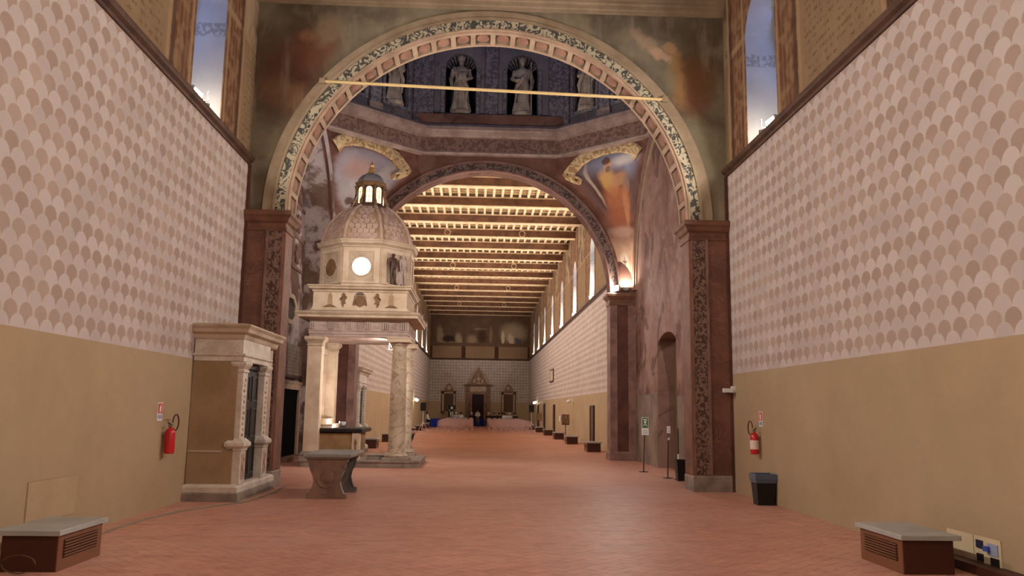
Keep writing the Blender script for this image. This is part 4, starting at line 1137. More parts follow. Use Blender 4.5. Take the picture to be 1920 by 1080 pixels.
# ------------------------------------------------------------------ marble door cases with black doors against the left wall
M['ochre_d'] = stone('ochre_paint_side', rgb(166, 138, 106), rgb(148, 120, 90), .85, .15, 1.2)
M['whitem'] = stone('white_marble', rgb(214, 202, 186), rgb(190, 174, 156), .5, .35, 3.0, .25, rgb(150, 134, 120))
M['pinkm'] = stone('pinkish_marble', rgb(190, 160, 138), rgb(166, 136, 116), .55, .3, 2.5)
def door_case(y0, label):
    r = empty('door_case', (-W, y0, 0)); tag(r, label, 'door case', 'marble door cases along the left wall')
    def B(name, m, *a, par=None): return MB().box(*a).build(name, m, par or r)
    # x: 0 at wall, + into the hall ; y: 0 at the near end, 2.6 at the far end
    B('body', M['ochre_d'], .01, .69, .06, 2.52, .28, 2.84)
    B('end_panel', M['ochre_d'], .69, .80, .06, .10, .28, 2.84)
    B('string_course', M['warmstone'], .02, .62, .045, .06, .84, .87)
    MB().stack(rect(.01, .90, .0, 2.53), [(.06, .003), (.06, .13), (.03, .15)]).build('plinth', M['greystone'], r)
    MB().stack(rect(.01, .90, .0, 2.53), [(.04, .15), (.04, .24), (.01, .27), (-.03, .29)]).build('plinth_upper', M['whitem'], r)
    for k, y in enumerate((.08, 1.56)):
        p = MB().stack(rect(.72, .93, y, y+.34), [(0, .28), (0, .86), (.02, .87), (.02, .90), (.07, .95), (.07, 1.00), (.03, 1.04), (-.01, 1.08)]).build('pedestal', M['whitem'], r)
        B('pedestal_panel', M['pinkm'], .93, .938, y+.08, y+.26, .36, .80, par=p)
        MB().tube([(.94, y+.17+.05*math.sin(t*1.3), .42+.045*t) for t in range(8)], .014, 6).build('scroll_relief', M['relief_l'], p, True)
        q = B('pilaster', M['whitem'], .74, .89, y+.02, y+.32, 1.08, 2.24)
        for z in range(11):
            zz = 1.14+.098*z
            MB().ell((.892, y+.17+.03*math.sin(z*2.1), zz), (.012, .055+.02*math.cos(z*1.7), .030), 8, 5).build('carved_leaf', M['pinkm'] if z % 2 else M['relief_l'], q, True)
        MB().stack(rect(.74, .89, y+.02, y+.32), [(0, 2.24), (.02, 2.26), (.02, 2.29), (.0, 2.31), (.04, 2.36), (.06, 2.40), (.06, 2.44)]).build('capital', M['whitem'], q)
    B('jamb', M['pinkm'], .62, .80, 1.92, 2.50, .28, 2.84)
    # double door
    d = B('door_backing', M['black'], .70, .76, .44, 1.54, .28, 2.42)
    for k in range(2):
        ya = .47+.535*k
        leaf = B('door_leaf', M['black'], .76, .79, ya, ya+.51, .30, 2.30)
        for (za, zb) in ((.40, .92), (1.08, 1.62), (1.74, 2.22)):
            m = MB(); m.box(.79, .805, ya+.07, ya+.44, za, za+.03); m.box(.79, .805, ya+.07, ya+.44, zb-.03, zb); m.box(.79, .805, ya+.07, ya+.10, za, zb); m.box(.79, .805, ya+.41, ya+.44, za, zb)
            m.build('door_moulding', plain('charcoal_moulding', rgb(56, 48, 46), .4, .4), leaf)
        MB().box(.79, .80, ya+.14, ya+.37, 1.14, 1.56).build('door_panel', M['black'], leaf)
    MB().ell((.82, 1.0, 1.02), (.03, .02, .02)).build('door_knob', M['relief'], r, True)
    B('lintel_moulding', M['black'], .74, .80, .42, 1.56, 2.34, 2.42)
    MB().stack(rect(.02, .90, .04, 1.96), [(-.02, 2.44), (0, 2.45), (0, 2.52), (.03, 2.55), (.03, 2.58)]).build('architrave', M['whitem'], r)
    B('frieze', M['whitem'], .02, .88, .05, 1.96, 2.58, 2.84)
    MB().stack(rect(.02, .86, .06, 2.44), [(0, 2.82), (.03, 2.85), (.05, 2.92), (.12, 2.96), (.13, 3.02), (.17, 3.07), (.17, 3.10), (.0, 3.13)]).build('cornice', M['warmstone'], r)
    return r
dcase = door_case(14.73, 'near marble door case with black panelled doors beside the left pier')
d2 = copy_tree(dcase); d2.location = (-W, 29.3, 0)
d2['label'] = 'distant marble door case with black doors behind the shrine altar'

# ------------------------------------------------------------------ stone tables on carved supports
M['tblstone'] = stone('dull_brown_stone', rgb(150, 122, 104), rgb(122, 96, 82), .6, .3, 3.0)
M['tblgrey'] = stone('grey_slate_top', rgb(158, 158, 152), rgb(138, 136, 130), .45, .35, 2.5)
def stone_table(loc, label, m1, m2, m3):
    r = empty('stone_table', loc); tag(r, label, 'table', 'stone tables on carved supports')
    MB().stack(rect(-.42, .44, -.82, .88), [(-.05, .715), (-.03, .73), (0, .755), (0, .80), (-.01, .81)]).build('table_top', m2, r)
    prof = [(-.36, .003), (.36, .003), (.36, .09), (.31, .10), (.265, .20), (.24, .30), (.255, .40), (.31, .52), (.33, .60), (.33, .66), (.37, .67), (.37, .715)]
    pts = prof+[(-a, b) for a, b in reversed(prof[2:])]
    for y, m in ((-.66, m1), (.60, m3)):
        s = MB().prism(pts, lambda u, v, d, y=y: (u, y+d, v), -.08, .08).build('support', m, r)
        MB().tube([(.17*math.cos(PI+PI*t/10), y-.085, .36+.15*math.sin(PI+PI*t/10)) for t in range(11)], .018, 6).build('shell_relief', m, s, True)
        MB().ell((0, y-.075, .40), (.13, .025, .12), 14, 8).build('boss_relief', m, s, True)
        MB().tube([(q[0]+.004, y-.082, q[1]) for q in prof[2:11]], .014, 6).build('edge_moulding', M['tblgrey'] if m is m1 else m, s, True)
    return r
stone_table((-2.91, 16.02, 0), 'grey topped stone table on carved supports in front of the shrine', M['tblstone'], M['tblgrey'], stone('dark_grey_stone', rgb(120, 112, 104), rgb(96, 90, 86), .6, .3, 3.0))
stone_table((-2.93, 31.2, 0), 'dark legged stone table half hidden behind the marble column', M['bronze'], M['pinkm'], M['bronze'])

# ------------------------------------------------------------------ slatted heater boxes with stone slabs along the walls
M['heatbrown'] = plain('brown_lacquer_panel', rgb(124, 80, 54), .5, .35)
M['heatdark'] = plain('dark_brown_lacquer', rgb(74, 40, 30), .5, .35)
M['slab'] = stone('grey_heater_slab', rgb(172, 172, 166), rgb(154, 152, 146), .4, .4, 2.0)
M['slot'] = plain('dark_slot', rgb(44, 26, 20), .8)
def heater(s):
    """s=+1 stands along the right wall; slats face the hall"""
    r = empty('heater_bench', (0, 0, 0))
    X = lambda a, b: sorted((s*a, s*b))
    a, b = X(-.28, .26)
    MB().box(a, b, -.47, .47, .003, .355).build('case', M['heatdark'], r)
    a, b = X(-.292, -.28)
    f = MB().box(a, b, -.47, .47, .003, .355).build('front_panel', M['heatbrown'], r)
    a, b = X(-.296, -.290)
    MB().box(a, b, -.37, .36, .12, .30).build('vent_recess', M['slot'], f)
    for k in range(6):
        z = .135+.029*k
        a, b = X(-.312, -.290)
        MB().stack([(a, -.37), (b, -.37), (b, .36), (a, .36)], [(0, z), (0, z+.014)]).build('slat', M['heatbrown'], f)
    a, b = X(-.325, .32)
    MB().stack(rect(a, b, -.53, .53), [(-.01, .355), (0, .358), (0, .400), (-.006, .408)]).build('slab', M['slab'], r)
    return r
hr, hl = heater(1), heater(-1)
hr.location = (4.60, 9.14, 0); tag(hr, 'slatted brown heater box with grey slab at the lower right corner', 'heater', 'slatted heater boxes')
hl.location = (-4.60, 8.98, 0); tag(hl, 'slatted brown heater box with grey slab at the lower left corner', 'heater', 'slatted heater boxes')
for k, y in enumerate((34.0, 41.6, 48.2, 55.4, 63.0, 71.2, 78.0, 83.6)):
    o = copy_tree(hr); o.location = (4.62, y, 0); tag(o, '%s slatted heater box along the far right wall' % ORD[k], 'heater', 'slatted heater boxes')
for k, y in enumerate((34.8, 41.6, 48.2, 55.4, 63.0, 71.2, 78.0)):
    o = copy_tree(hl); o.location = (-4.62, y, 0); tag(o, '%s slatted heater box along the far left wall' % ORD[k], 'heater', 'slatted heater boxes')

# ------------------------------------------------------------------ fire extinguishers and their signs
M['red'] = plain('red_enamel', rgb(188, 34, 34), .3, .5, var=.05)
M['hose'] = plain('brown_rubber_hose', rgb(72, 52, 36), .6)
M['white'] = plain('white_plastic', rgb(226, 222, 214), .45, .4, var=.03)
M['bluegrey'] = plain('blue_grey_print', rgb(150, 156, 180), .6, var=.05)
M['redprint'] = plain('red_print', rgb(196, 62, 60), .6, var=.05)
M['pinkprint'] = plain('pale_print', rgb(230, 206, 196), .6, var=.05)
M['green'] = plain('green_print', rgb(64, 108, 78), .6, var=.05)
M['steel'] = plain('steel', rgb(150, 146, 140), .35, .5, .7)
def extinguisher(s, y, label, lab):
    r = empty('fire_extinguisher', (s*(W-.12), y, .87)); tag(r, label, 'fire extinguisher', 'wall fire extinguishers')
    MB().lathe([(.055, 0), (.078, .01), (.082, .03), (.082, .33), (.072, .37), (.045, .40), (.026, .41), (.026, .44)], 0, 0, 24).build('cylinder', M['red'], r, True)
    if lab: MB().lathe([(.0835, .10), (.0835, .27)], 0, 0, 24).build('paper_label', M['pinkprint'], r, True)
    MB().stack(rect(-.03, .03, -.025, .025), [(0, .43), (0, .47), (-.008, .48)]).build('valve', M['steel'], r)
    MB().tube([(0, -.02, .47), (0, -.10, .50), (0, -.13, .49)], .009, 6).build('lever', M['black'], r)
    MB().tube([(-s*.03, (.13-.13*math.cos(t*.36)), .50+.13*math.sin(t*.36)) for t in range(16)], .012, 8).build('hose', M['hose'], r, True)
    MB().box(min(s*.02, s*.119), max(s*.02, s*.119), -.03, .03, .30, .34).build('wall_hook', M['steel'], r)
extinguisher(-1, 13.62, 'red fire extinguisher hanging on the left wall near the door case', False)
extinguisher(1, 15.72, 'red fire extinguisher with paper label hanging on the right wall', True)
def wall_sign(s, y, label):
    r = empty('safety_sign', (s*W, y, 1.40)); tag(r, label, 'sign', 'fire extinguisher signs')
    X = lambda a, b: sorted((-s*a, -s*b))
    def B(n, m, d0, d1, *q): a, b = X(d0, d1); MB().box(a, b, *q).build(n, m, r)
    B('plate', M['white'], .001, .008, -.10, .10, 0, .29)
    B('red_field', M['redprint'], .008, .010, -.085, .085, .115, .275)
    B('cylinder_symbol', M['white'], .010, .011, -.03, .02, .13, .23)
    B('cap_symbol', M['white'], .010, .011, -.015, .005, .235, .255)
    B('hose_symbol', M['white'], .010, .011, .03, .045, .15, .26)
    B('text_band', M['bluegrey'], .008, .010, -.08, .08, .03, .095)
wall_sign(-1, 13.42, 'small red and white extinguisher sign on the left wall')
wall_sign(1, 15.66, 'small red and white extinguisher sign on the right wall')

# ------------------------------------------------------------------ bins
M['bag'] = plain('blue_grey_bag_liner', rgb(84, 96, 116), .4, .4)
def bin_(loc, label, k=1.0, liner=True):
    r = empty('waste_bin', loc); tag(r, label, 'bin', 'black waste bins')
    o = rect(-.15*k, .15*k, -.13*k, .13*k)
    MB().stack(o, [(-.0, .003), (.0, .02), (.035*k, .52*k), (.045*k, .53*k), (.045*k, .55*k), (.02*k, .55*k), (.02*k, .50*k), (-.03, .05)], True, True).build('bucket', M['black'], r)
    if liner:
        MB().stack(o, [(.030*k, .40*k), (.055*k, .47*k), (.052*k, .555*k), (.03*k, .565*k), (.015*k, .48*k)], False, False).build('bag_liner', M['bag'], r)
bin_((5.085, 15.05, 0), 'black waste bin with grey bag under the right extinguisher')
bin_((4.86, 20.1, 0), 'black waste bin in the shade behind the right pier', .92, False)

# ------------------------------------------------------------------ sign posts by the right niche
def sign_post(loc, h, label, signs, lean=0.0):
    r = empty('sign_post', loc); tag(r, label, 'sign post', 'sign posts by the right niche')
    MB().lathe([(.13, .003), (.13, .012), (.03, .02), (.015, .04)], 0, 0, 16).build('base', M['darkwood'], r)
    MB().tube([(0, 0, .02), (lean, 0, h)], .016, 8).build('pole', M['darkwood'], r)
    for (z0, z1, w, m, sy) in signs:
        s = MB().box(lean-w/2, lean+w/2, -.035, -.022, z0, z1).build('sign_plate', M['white'], r)
        MB().box(lean-w/2+.012, lean+w/2-.012, -.039, -.035, z0+.012, z1-.012).build('print_field', m, s)
        if sy:
            zc = (z0+z1)/2
            MB().box(lean-.03, lean+.03, -.042, -.039, zc-.01, zc+.05).build('symbol', M['white'], s)
            for q in (-1, 1): MB().add([(lean+q*.015, -.042, zc-.02), (lean+q*.06, -.042, zc-.09), (lean+q*.035, -.042, zc-.09), (lean, -.042, zc-.03)], [(0, 1, 2, 3)]).build('symbol', M['white'], s)
            MB().box(lean-.05, lean+.05, -.042, -.039, zc+.07, zc+.10).build('symbol', M['white'], s)
        else:
            for q in range(2): MB().box(lean-w/2+.03, lean+w/2-.03, -.042, -.039, z0+.05+.06*q, z0+.07+.06*q).build('text_line', M['bluegrey'], s)
sign_post((4.47, 22.9, 0), 1.45, 'sign post with green pictogram over white text by the niche', [(1.20, 1.50, .19, M['green'], True), (1.01, 1.19, .20, M['white'], False)], .05)
sign_post((4.66, 20.8, 0), 1.28, 'thin sign post with a narrow white plate beside the niche', [(1.12, 1.30, .09, M['white'], False), (.95, 1.02, .04, M['white'], False)], .03)
r = empty('pole_stand', (4.86, 20.5, 0)); tag(r, 'thin dark pole standing behind the shaded bin', 'pole')
MB().tube([(0, 0, .02), (0, 0, 1.25)], .016, 8).build('pole', M['darkwood'], r); MB().lathe([(.12, .003), (.12, .012), (.03, .02)], 0, 0, 16).build('base', M['darkwood'], r); MB().lathe([(.02, .45), (.02, .62)], 0, 0, 10).build('white_sleeve', M['white'], r)

# ------------------------------------------------------------------ small wall things
r = empty('security_camera', (W-.02, 17.22, 2.13)); tag(r, 'white security camera on the edge of the right pier', 'camera')
MB().box(-.05, .02, -.06, .06, -.05, .09).build('mount', M['white'], r); MB().tube([(-.04, 0, .02), (-.12, -.02, .0)], .018, 8).build('arm', M['white'], r)
MB().stack(rect(-.24, -.04, -.10, .02), [(-.01, -.05), (0, -.04), (0, .03), (-.01, .04)]).build('housing', M['white'], r); MB().lathe([(.03, -.075), (.03, -.05)], -.14, -.05, 12).build('lens', M['black'], r)
r = empty('access_panel', (-W, 10.27, .28)); tag(r, 'beige access panel on the left wall above the heater box', 'panel')
MB().box(.001, .012, -.57, .57, 0, .47).build('cover', stone('beige_panel', rgb(178, 152, 120), rgb(170, 144, 112), .8, .15, 1.5), r); MB().box(.0005, .006, -.58, .58, -.01, .48).build('seam', M['ochre_d'], r)
r = empty('socket_panel', (W, 8.98, .10)); tag(r, 'ivory wall panel with four dark power sockets behind the right heater', 'socket')
ivory = plain('ivory_panel', rgb(206, 186, 148), .6)
MB().box(-.012, -.001, .02, .52, 0, .27).build('cover', ivory, r); MB().box(-.014, -.001, -.46, .0, -.02, .27).build('socket_plate', ivory, r)
for (y, z, m, w, h) in ((-.11, .19, plain('navy_socket', rgb(38, 34, 62), .5), .11, .08), (-.11, .05, M['black'], .10, .08), (-.36, .04, M['black'], .13, .08)): MB().box(-.03, -.014, y-w/2, y+w/2, z-h/2, z+h/2).build('socket', m, r)
so = MB().box(-.026, -.014, -.42, -.25, .10, .22).build('socket_cover', M['bluegrey'], r); MB().lathe([(.035, 0), (.035, .05)], 0, 0, 14).build('blue_plug', plain('blue_plug', rgb(70, 86, 170), .4), r); bpy.data.objects['blue_plug'].location = (-.05, -.27, .14)
struct(MB().box(W-.20, W, 7.2, 9.6, .003, .10).build('baseboard_right', M['heatdark']), 'brown duct strip along the foot of the near right wall', 'baseboard')
pts = [(-4.9, 9.55, .012), (-4.95, 10.4, .012), (-4.98, 11.4, .012), (-4.95, 12.4, .012), (-4.8, 13.2, .012), (-4.55, 13.9, .012), (-4.3, 14.35, .012), (-4.18, 14.62, .012), (-4.12, 15.2, .012), (-4.1, 16.4, .012), (-4.16, 17.5, .012)]
tag(MB().tube(pts, .014, 8).build('floor_cable', plain('grey_cable', rgb(134, 118, 98), .6), None, True), 'grey cable lying along the floor from heater to door case', 'cable')
pts = [(-4.62+.16*math.cos(t*.35), 8.40-.004*t*.2, .10+.085*math.sin(t*.35)) for t in range(16)]
tag(MB().tube(pts, .006, 6).build('cable_loop', plain('brown_cable', rgb(96, 70, 52), .6), None, True), 'thin cable loop hanging on the end of the left heater box', 'cable')

# ------------------------------------------------------------------ left crossing wall: doorway, tablet, octagonal window
r = empty('door_1', (-W-.895, 26.35, 0)); struct(r, 'black doorway with stone frame between left pier and shrine', 'door')
MB().box(.0, .03, -1.05, 1.02, .12, 2.20).build('door_leaf', plain('matt_black_door', rgb(14, 12, 12), .95, .05), r)
for y in (-1.20, 1.17): MB().box(0, .09, y-.15, y+.15, .12, 2.20).build('jamb', M['cream'], r)
MB().stack(rect(0, .09, -1.35, 1.32), [(0, 2.20), (0, 2.36), (.03, 2.42), (.03, 2.46)]).build('lintel', M['cream'], r)
MB().box(0, .34, -1.35, 1.33, .003, .12).build('step', M['coffer'], r)
r = empty('inscription_tablet', (-W-.895, 26.2, 2.56)); tag(r, 'weathered grey inscription tablet above the black doorway', 'tablet')
MB().box(.002, .06, -1.6, 1.52, .10, 1.06).build('slab', M['greystone'], r); MB().box(.002, .08, -1.65, 1.55, .0, .10).build('ledge', M['bronze'], r)
for k in range(7): MB().box(.06, .063, -1.2+.04*(k % 3), 1.1-.06*(k % 2), .20+.11*k, .216+.11*k).build('carved_line', M['mauve'], r)
r = empty('window_90', (-W-.895, 25.75, 4.72)); r.name = 'window_octagon'; struct(r, 'dark octagonal opening in a pale stone frame left of the shrine', 'window')
oc8 = [(.95*math.cos(PI/8+PI/4*k), .52*math.sin(PI/8+PI/4*k)) for k in range(8)]; oi8 = [(a*.72, b*.70) for a, b in oc8]
m = MB()
for d in (.002, .06):
    m.v += [(d, a, b) for a, b in oc8]+[(d, a, b) for a, b in oi8]
for k in range(8):
    j = (k+1) % 8
    m.f += [(k, j, 8+j, 8+k), (16+k, 24+k, 24+j, 16+j), (k, 16+k, 16+j, j), (8+k, 8+j, 24+j, 24+k)]
m.build('stone_frame', M['cream'], r)
MB().prism(oi8, lambda a, b, d: (d, a, b), .003, .015).build('dark_pane', plain('dark_green_glass', rgb(26, 36, 32), .2, .5), r)

# ------------------------------------------------------------------ far end wall: portal and framed tablets
M['portal'] = stone('brown_portal_stone', rgb(150, 118, 94), rgb(126, 98, 78), .7, .2, 2.0)
r = empty('door_2', (-.12, FAR, 0)); struct(r, 'dark doorway with carved stone portal in the far end wall', 'door')
MB().box(-.62, .62, -.06, -.001, .003, 3.25).build('door_leaf', plain('very_dark_wood', rgb(44, 22, 24), .6), r)
for s in (-1, 1):
    a, b = sorted((s*.62, s*.86)); MB().box(a, b, -.16, -.001, .003, 3.25).build('jamb', M['portal'], r)
    a, b = sorted((s*.92, s*1.30)); MB().box(a, b, -.10, -.001, .003, 4.1).build('pilaster', M['portal'], r)
MB().box(-.86, .86, -.16, -.001, 3.25, 3.45).build('lintel', M['portal'], r)
MB().box(-.84, .84, -.12, -.001, 3.5, 3.98).build('inscription_panel', M['pinkm'], r)
MB().stack(rect(-1.35, 1.35, -.14, -.002), [(0, 4.08), (.08, 4.14), (.08, 4.18), (.2, 4.24), (.2, 4.29)]).build('cornice', M['portal'], r)
can = [(-1.15, 4.29), (1.15, 4.29), (1.0, 4.5), (.8, 4.75), (.62, 5.2), (.42, 5.62), (.2, 5.86), (0, 5.95), (-.2, 5.86), (-.42, 5.62), (-.62, 5.2), (-.8, 4.75), (-1.0, 4.5)]
MB().prism(can, lambda u, v, d: (u, d, v), -.20, -.002).build('canopy_relief', M['portal'], r)
for s in (-1, 1):
    MB().tube([(s*.12, -.24, 5.86), (s*.45, -.25, 5.5), (s*.62, -.25, 5.1), (s*.85, -.25, 4.65), (s*1.08, -.22, 4.36)], [.06, .09, .08, .1, .07], 8).build('drapery_fold', M['pinkm'], r, True)
    MB().ell((s*.42, -.24, 4.62), (.16, .1, .26), 10, 8).build('carved_child', M['pinkm'], r, True)
MB().lathe([(.30, 4.29), (.34, 4.4), (.20, 4.5), (.33, 4.7), (.30, 4.95), (.10, 5.05), (.09, 5.1), (.14, 5.2), (.14, 5.32), (.05, 5.42)], 0, -.26, 16).build('bust', M['pinkm'], r, True)
MB().ell((0, -.1, 6.02), (.1, .08, .13)).build('crown_finial', M['pinkm'], r, True)
def memorial(x, label):
    r = empty('framed_tablet', (x, FAR, 1.25)); tag(r, label, 'tablet', 'framed wall tablets beside the portal')
    MB().box(-.52, .52, -.05, -.001, .1, 2.1).build('slab', plain('brown_tablet', rgb(96, 70, 52), .7, var=.25, scale=14), r)
    for s in (-1, 1):
        a, b = sorted((s*.50, s*.68)); MB().box(a, b, -.10, -.001, 0, 2.2).build('frame_side', M['pinkm'], r)
        a, b = sorted((s*.68, s*.76)); MB().box(a, b, -.07, -.001, -.05, 2.22).build('outer_rim', M['bronze'], r)
    MB().box(-.68, .68, -.10, -.001, 0, .16).build('frame_bottom', M['pinkm'], r); MB().box(-.68, .68, -.10, -.001, 2.04, 2.2).build('frame_top', M['pinkm'], r)
    MB().stack(rect(-.74, .74, -.10, -.001), [(0, 2.2), (.08, 2.28), (.08, 2.34)]).build('cornice', M['portal'], r)
    MB().prism([(-.5, 2.34), (.5, 2.34), (.38, 2.6), (.2, 2.95), (0, 3.12), (-.2, 2.95), (-.38, 2.6)], lambda u, v, d: (u, d, v), -.10, -.002).build('crest', M['portal'], r)
    MB().ell((0, -.12, 2.66), (.2, .06, .24), 12, 8).build('crest_shield', M['pinkm'], r, True)
memorial(-3.22, 'framed stone tablet left of the far portal')
memorial(3.10, 'framed stone tablet right of the far portal')

# ------------------------------------------------------------------ narrow doors, lamps, frame on the far right wall
M['doorwood'] = plain('brown_door_wood', rgb(86, 56, 38), .6)
for k, (y, w, h) in enumerate(((38.65, 1.15, 1.86), (57.9, .9, 2.02), (66.3, 1.0, 2.15), (73.2, .9, 2.1))):
    r = empty('door_%d' % (k+3), (W, y, 0)); struct(r, '%s narrow brown door along the far right wall' % ORD[k], 'door')
    MB().box(-.05, -.001, -w/2, w/2, .003, h).build('door_leaf', M['doorwood'], r)
    for s in (-1, 1): MB().box(-.08, -.001, s*w/2-.04, s*w/2+.04, .003, h+.05).build('jamb', M['darkwood'], r)
    MB().box(-.08, -.001, -w/2, w/2, h, h+.06).build('head', M['darkwood'], r); MB().ell((-.08, -w/2+.12, 1.0), (.03, .03, .03)).build('knob', M['steel'], r, True)
r = empty('picture_frame', (W, 60.1, 3.72)); tag(r, 'small dark framed picture high on the far right wall', 'picture')
MB().box(-.05, -.001, -1.5, 1.5, .0, .95).build('frame', M['darkwood'], r); MB().box(-.056, -.05, -1.2, 1.2, .1, .85).build('canvas', M['warmstone'], r)
def wall_lamp(s, y, z, label, w):
    r = empty('wall_lamp', (s*W, y, z)); tag(r, label, 'lamp', 'wall lamps of the far hall')
    MB().box(min(-s*.001, -s*.05), max(-s*.001, -s*.05), -.08, .08, -.05, .2).build('back_plate', M['white'], r)
    MB().tube([(-s*.05, 0, .1), (-s*.20, 0, .14), (-s*.25, 0, .05)], .02, 8).build('arm', M['white'], r)
    MB().ell((-s*.25, 0, -.02), (.14, .14, .10), 12, 8).build('globe', M['lens'] if w else M['white'], r, True)
wall_lamp(1, 46.7, 2.2, 'white unlit wall lamp between the far heater boxes', False)
wall_lamp(1, 68.6, 2.25, 'white unlit wall lamp above the far right doors', False)
wall_lamp(1, 74.8, 2.35, 'bright lit wall lamp above the right loudspeaker', True)
wall_lamp(-1, 66.0, 2.35, 'bright lit wall lamp above the left loudspeaker', True)
def speaker(x, y, label):
    r = empty('loudspeaker', (x, y, 0)); tag(r, label, 'loudspeaker', 'loudspeakers on stands')
    b = MB().stack(rect(-.20, .20, -.18, .18), [(-.01, 1.50), (0, 1.52), (0, 2.08), (-.02, 2.10)]).build('cabinet', M['black'], r)
    MB().box(-.17, .17, -.19, -.18, 1.54, 2.06).build('grille', plain('black_mesh', rgb(34, 30, 30), .8), b)
    MB().tube([(0, 0, .45), (0, 0, 1.5)], .02, 8).build('pole', M['white'], r)
    for k in range(3):
        t = k*2*PI/3+.4
        MB().tube([(0, 0, .75), (.42*math.cos(t), .42*math.sin(t), .015)], .014, 6).build('leg', M['white'], r)
speaker(4.32, 68.0, 'black loudspeaker on a white stand near the far right wall')
speaker(-4.15, 60.6, 'black loudspeaker on a white stand near the far left wall')
def info_stand(x, y, label, ext):
    r = empty('notice_stand', (x, y, 0)); tag(r, label, 'stand', 'notice stands by the far right wall')
    MB().tube([(0, 0, .02), (0, 0, 1.0)], .025, 8).build('post', M['darkwood'], r); MB().lathe([(.2, .003), (.2, .02), (.03, .04)], 0, 0, 14).build('base', M['darkwood'], r)
    b = MB().box(-.22, .22, -.03, .03, .85, 1.45).build('board', M['relief'], r)
    MB().box(-.17, .17, -.036, -.03, .92, 1.40).build('notice', stone('notice_paper_%d' % ext, rgb(150, 122, 96), rgb(96, 72, 56), .7, .2, 9.0), b)
    if ext: MB().lathe([(.06, 1.05), (.07, 1.08), (.07, 1.32), (.03, 1.36), (.03, 1.44)], -.30, 0, 12).build('sanitizer_bottle', M['white'], r, True)
info_stand(4.85, 46.6, 'brown notice stand with a white bottle clipped to its side', 1)
info_stand(4.75, 65.2, 'brown notice stand further down the far right wall', 0)
tag(MB().tube([(5.0+.12*math.cos(t*.7)+.02*t*.1, 31.3+.25*math.sin(t*.9), .02+.012*(t % 3)) for t in range(26)], .014, 6).build('coiled_cable', M['hose'], None, True), 'tangled cable coil on the floor by the far right pier', 'cable')
r = empty('pole_stand', (-3.72, 36.0, 0)); tag(r, 'thin brown pole on a small box seen through the shrine', 'pole')
MB().tube([(0, 0, .02), (0, 0, 1.45)], .03, 8).build('pole', M['doorwood'], r); MB().box(.1, .5, 1.0, 1.5, .003, .38).build('box', M['heatdark'], r); MB().lathe([(.14, .003), (.14, .015), (.03, .03)], 0, 0, 12).build('base', M['darkwood'], r)

# ------------------------------------------------------------------ people, tables and chairs at the far end
M['bluecloth'] = plain('royal_blue_cloth', rgb(36, 50, 150), .85, .15, var=.2, scale=5)
def cloth_table(loc, w, d, h, label):
    r = empty('cloth_table', loc); tag(r, label, 'table', 'tables under blue cloths')
    MB().box(-w/2, w/2, -d/2, d/2, h-.03, h-.005).build('table_top', M['darkwood'], r)
    m = MB(); n = 64
    per = []
    for k in range(n):
        t = k/n*4; q = int(t); f = t-q
        c = [(-1, -1), (1, -1), (1, 1), (-1, 1)]; a, b = c[q], c[(q+1) % 4]
        per.append(((a[0]+(b[0]-a[0])*f)*w/2, (a[1]+(b[1]-a[1])*f)*d/2))
    for k, (x, y) in enumerate(per):
        g = 1+.05*math.sin(k*2.1)+.03*math.sin(k*.9)
        m.v += [(x*1.01, y*1.01, h), (x*1.02*g, y*1.04*g, .02)]
    for k in range(n):
        j = (k+1) % n; m.f.append((2*k, 2*k+1, 2*j+1, 2*j))
    m.f.append(tuple(2*k for k in range(n)))
    m.build('tablecloth', M['bluecloth'], r, False)
    for x in (-w/2+.06, w/2-.06):
        for y in (-d/2+.06, d/2-.06): MB().box(x-.02, x+.02, y-.02, y+.02, .003, h-.03).build('leg', M['steel'], r)
cloth_table((-.10, 83.4, 0), 1.25, .7, .74, 'blue clothed speakers table in front of the far doorway')
cloth_table((-4.0, 76.2, 0), .95, .7, .76, 'blue clothed desk beside the far left wall')
SK = plain('skin', rgb(198, 152, 126), .6, var=.05)
SHIRT_E = [('waist', 'chest'), ('chest', 'neck')]
LEG_E = [('pelvis', 'waist')]
for n in 'LR':
    SHIRT_E += [('chest', 'shoulder'+n), ('shoulder'+n, 'elbow'+n), ('elbow'+n, 'wrist'+n)]
    LEG_E += [('pelvis', 'hip'+n), ('hip'+n, 'knee'+n), ('knee'+n, 'ankle'+n)]
SHIRT_E = [('pelvis', 'waist')]+SHIRT_E
def person(loc, rz, label, shirt, trousers, hair, sit, arms='front', k=1.0):
    r = empty('person', loc, rz); tag(r, label, 'person', 'people at the far end of the hall')
    J = figure_graph(k, sit, arms)
    from_graph('body', J, BODY_E, SK, r)
    fingers(J, r, SK, k)
    JS = dict(J); JS['neck'] = ((J['neck'][0][0], J['neck'][0][1], J['neck'][0][2]-.05), .075)
    from_graph('shirt', JS, SHIRT_E, shirt, r, .022)
    from_graph('trousers', J, LEG_E, trousers, r, .020)
    for n in 'LR':
        a = Vector(J['ankle'+n][0]); MB().ell((a.x, a.y-.07, .045), (.05, .135, .045), 10, 6).build('shoe', M['black'], r, True)
    h = Vector(J['head'][0]); MB().ell((h.x, h.y+.035, h.z+.03), (.105, .105, .105), 14, 8).build('hair', hair, r, True)
    for s in (-1, 1): MB().ell((h.x+s*.035, h.y-.088, h.z+.0), (.014, .010, .009), 8, 5).build('eye', M['black'], r, True)
    MB().ell((h.x, h.y-.095, h.z-.065), (.028, .010, .007), 8, 5).build('mouth', M['redprint'], r, True)
SW, SB_, SD = plain('white_shirt', rgb(226, 226, 226), .85), plain('pale_blue_shirt', rgb(190, 204, 232), .85), plain('dark_jacket', rgb(40, 34, 36), .85)
TG, TD = plain('grey_trousers', rgb(118, 112, 106), .85), plain('dark_trousers', rgb(42, 38, 40), .85)
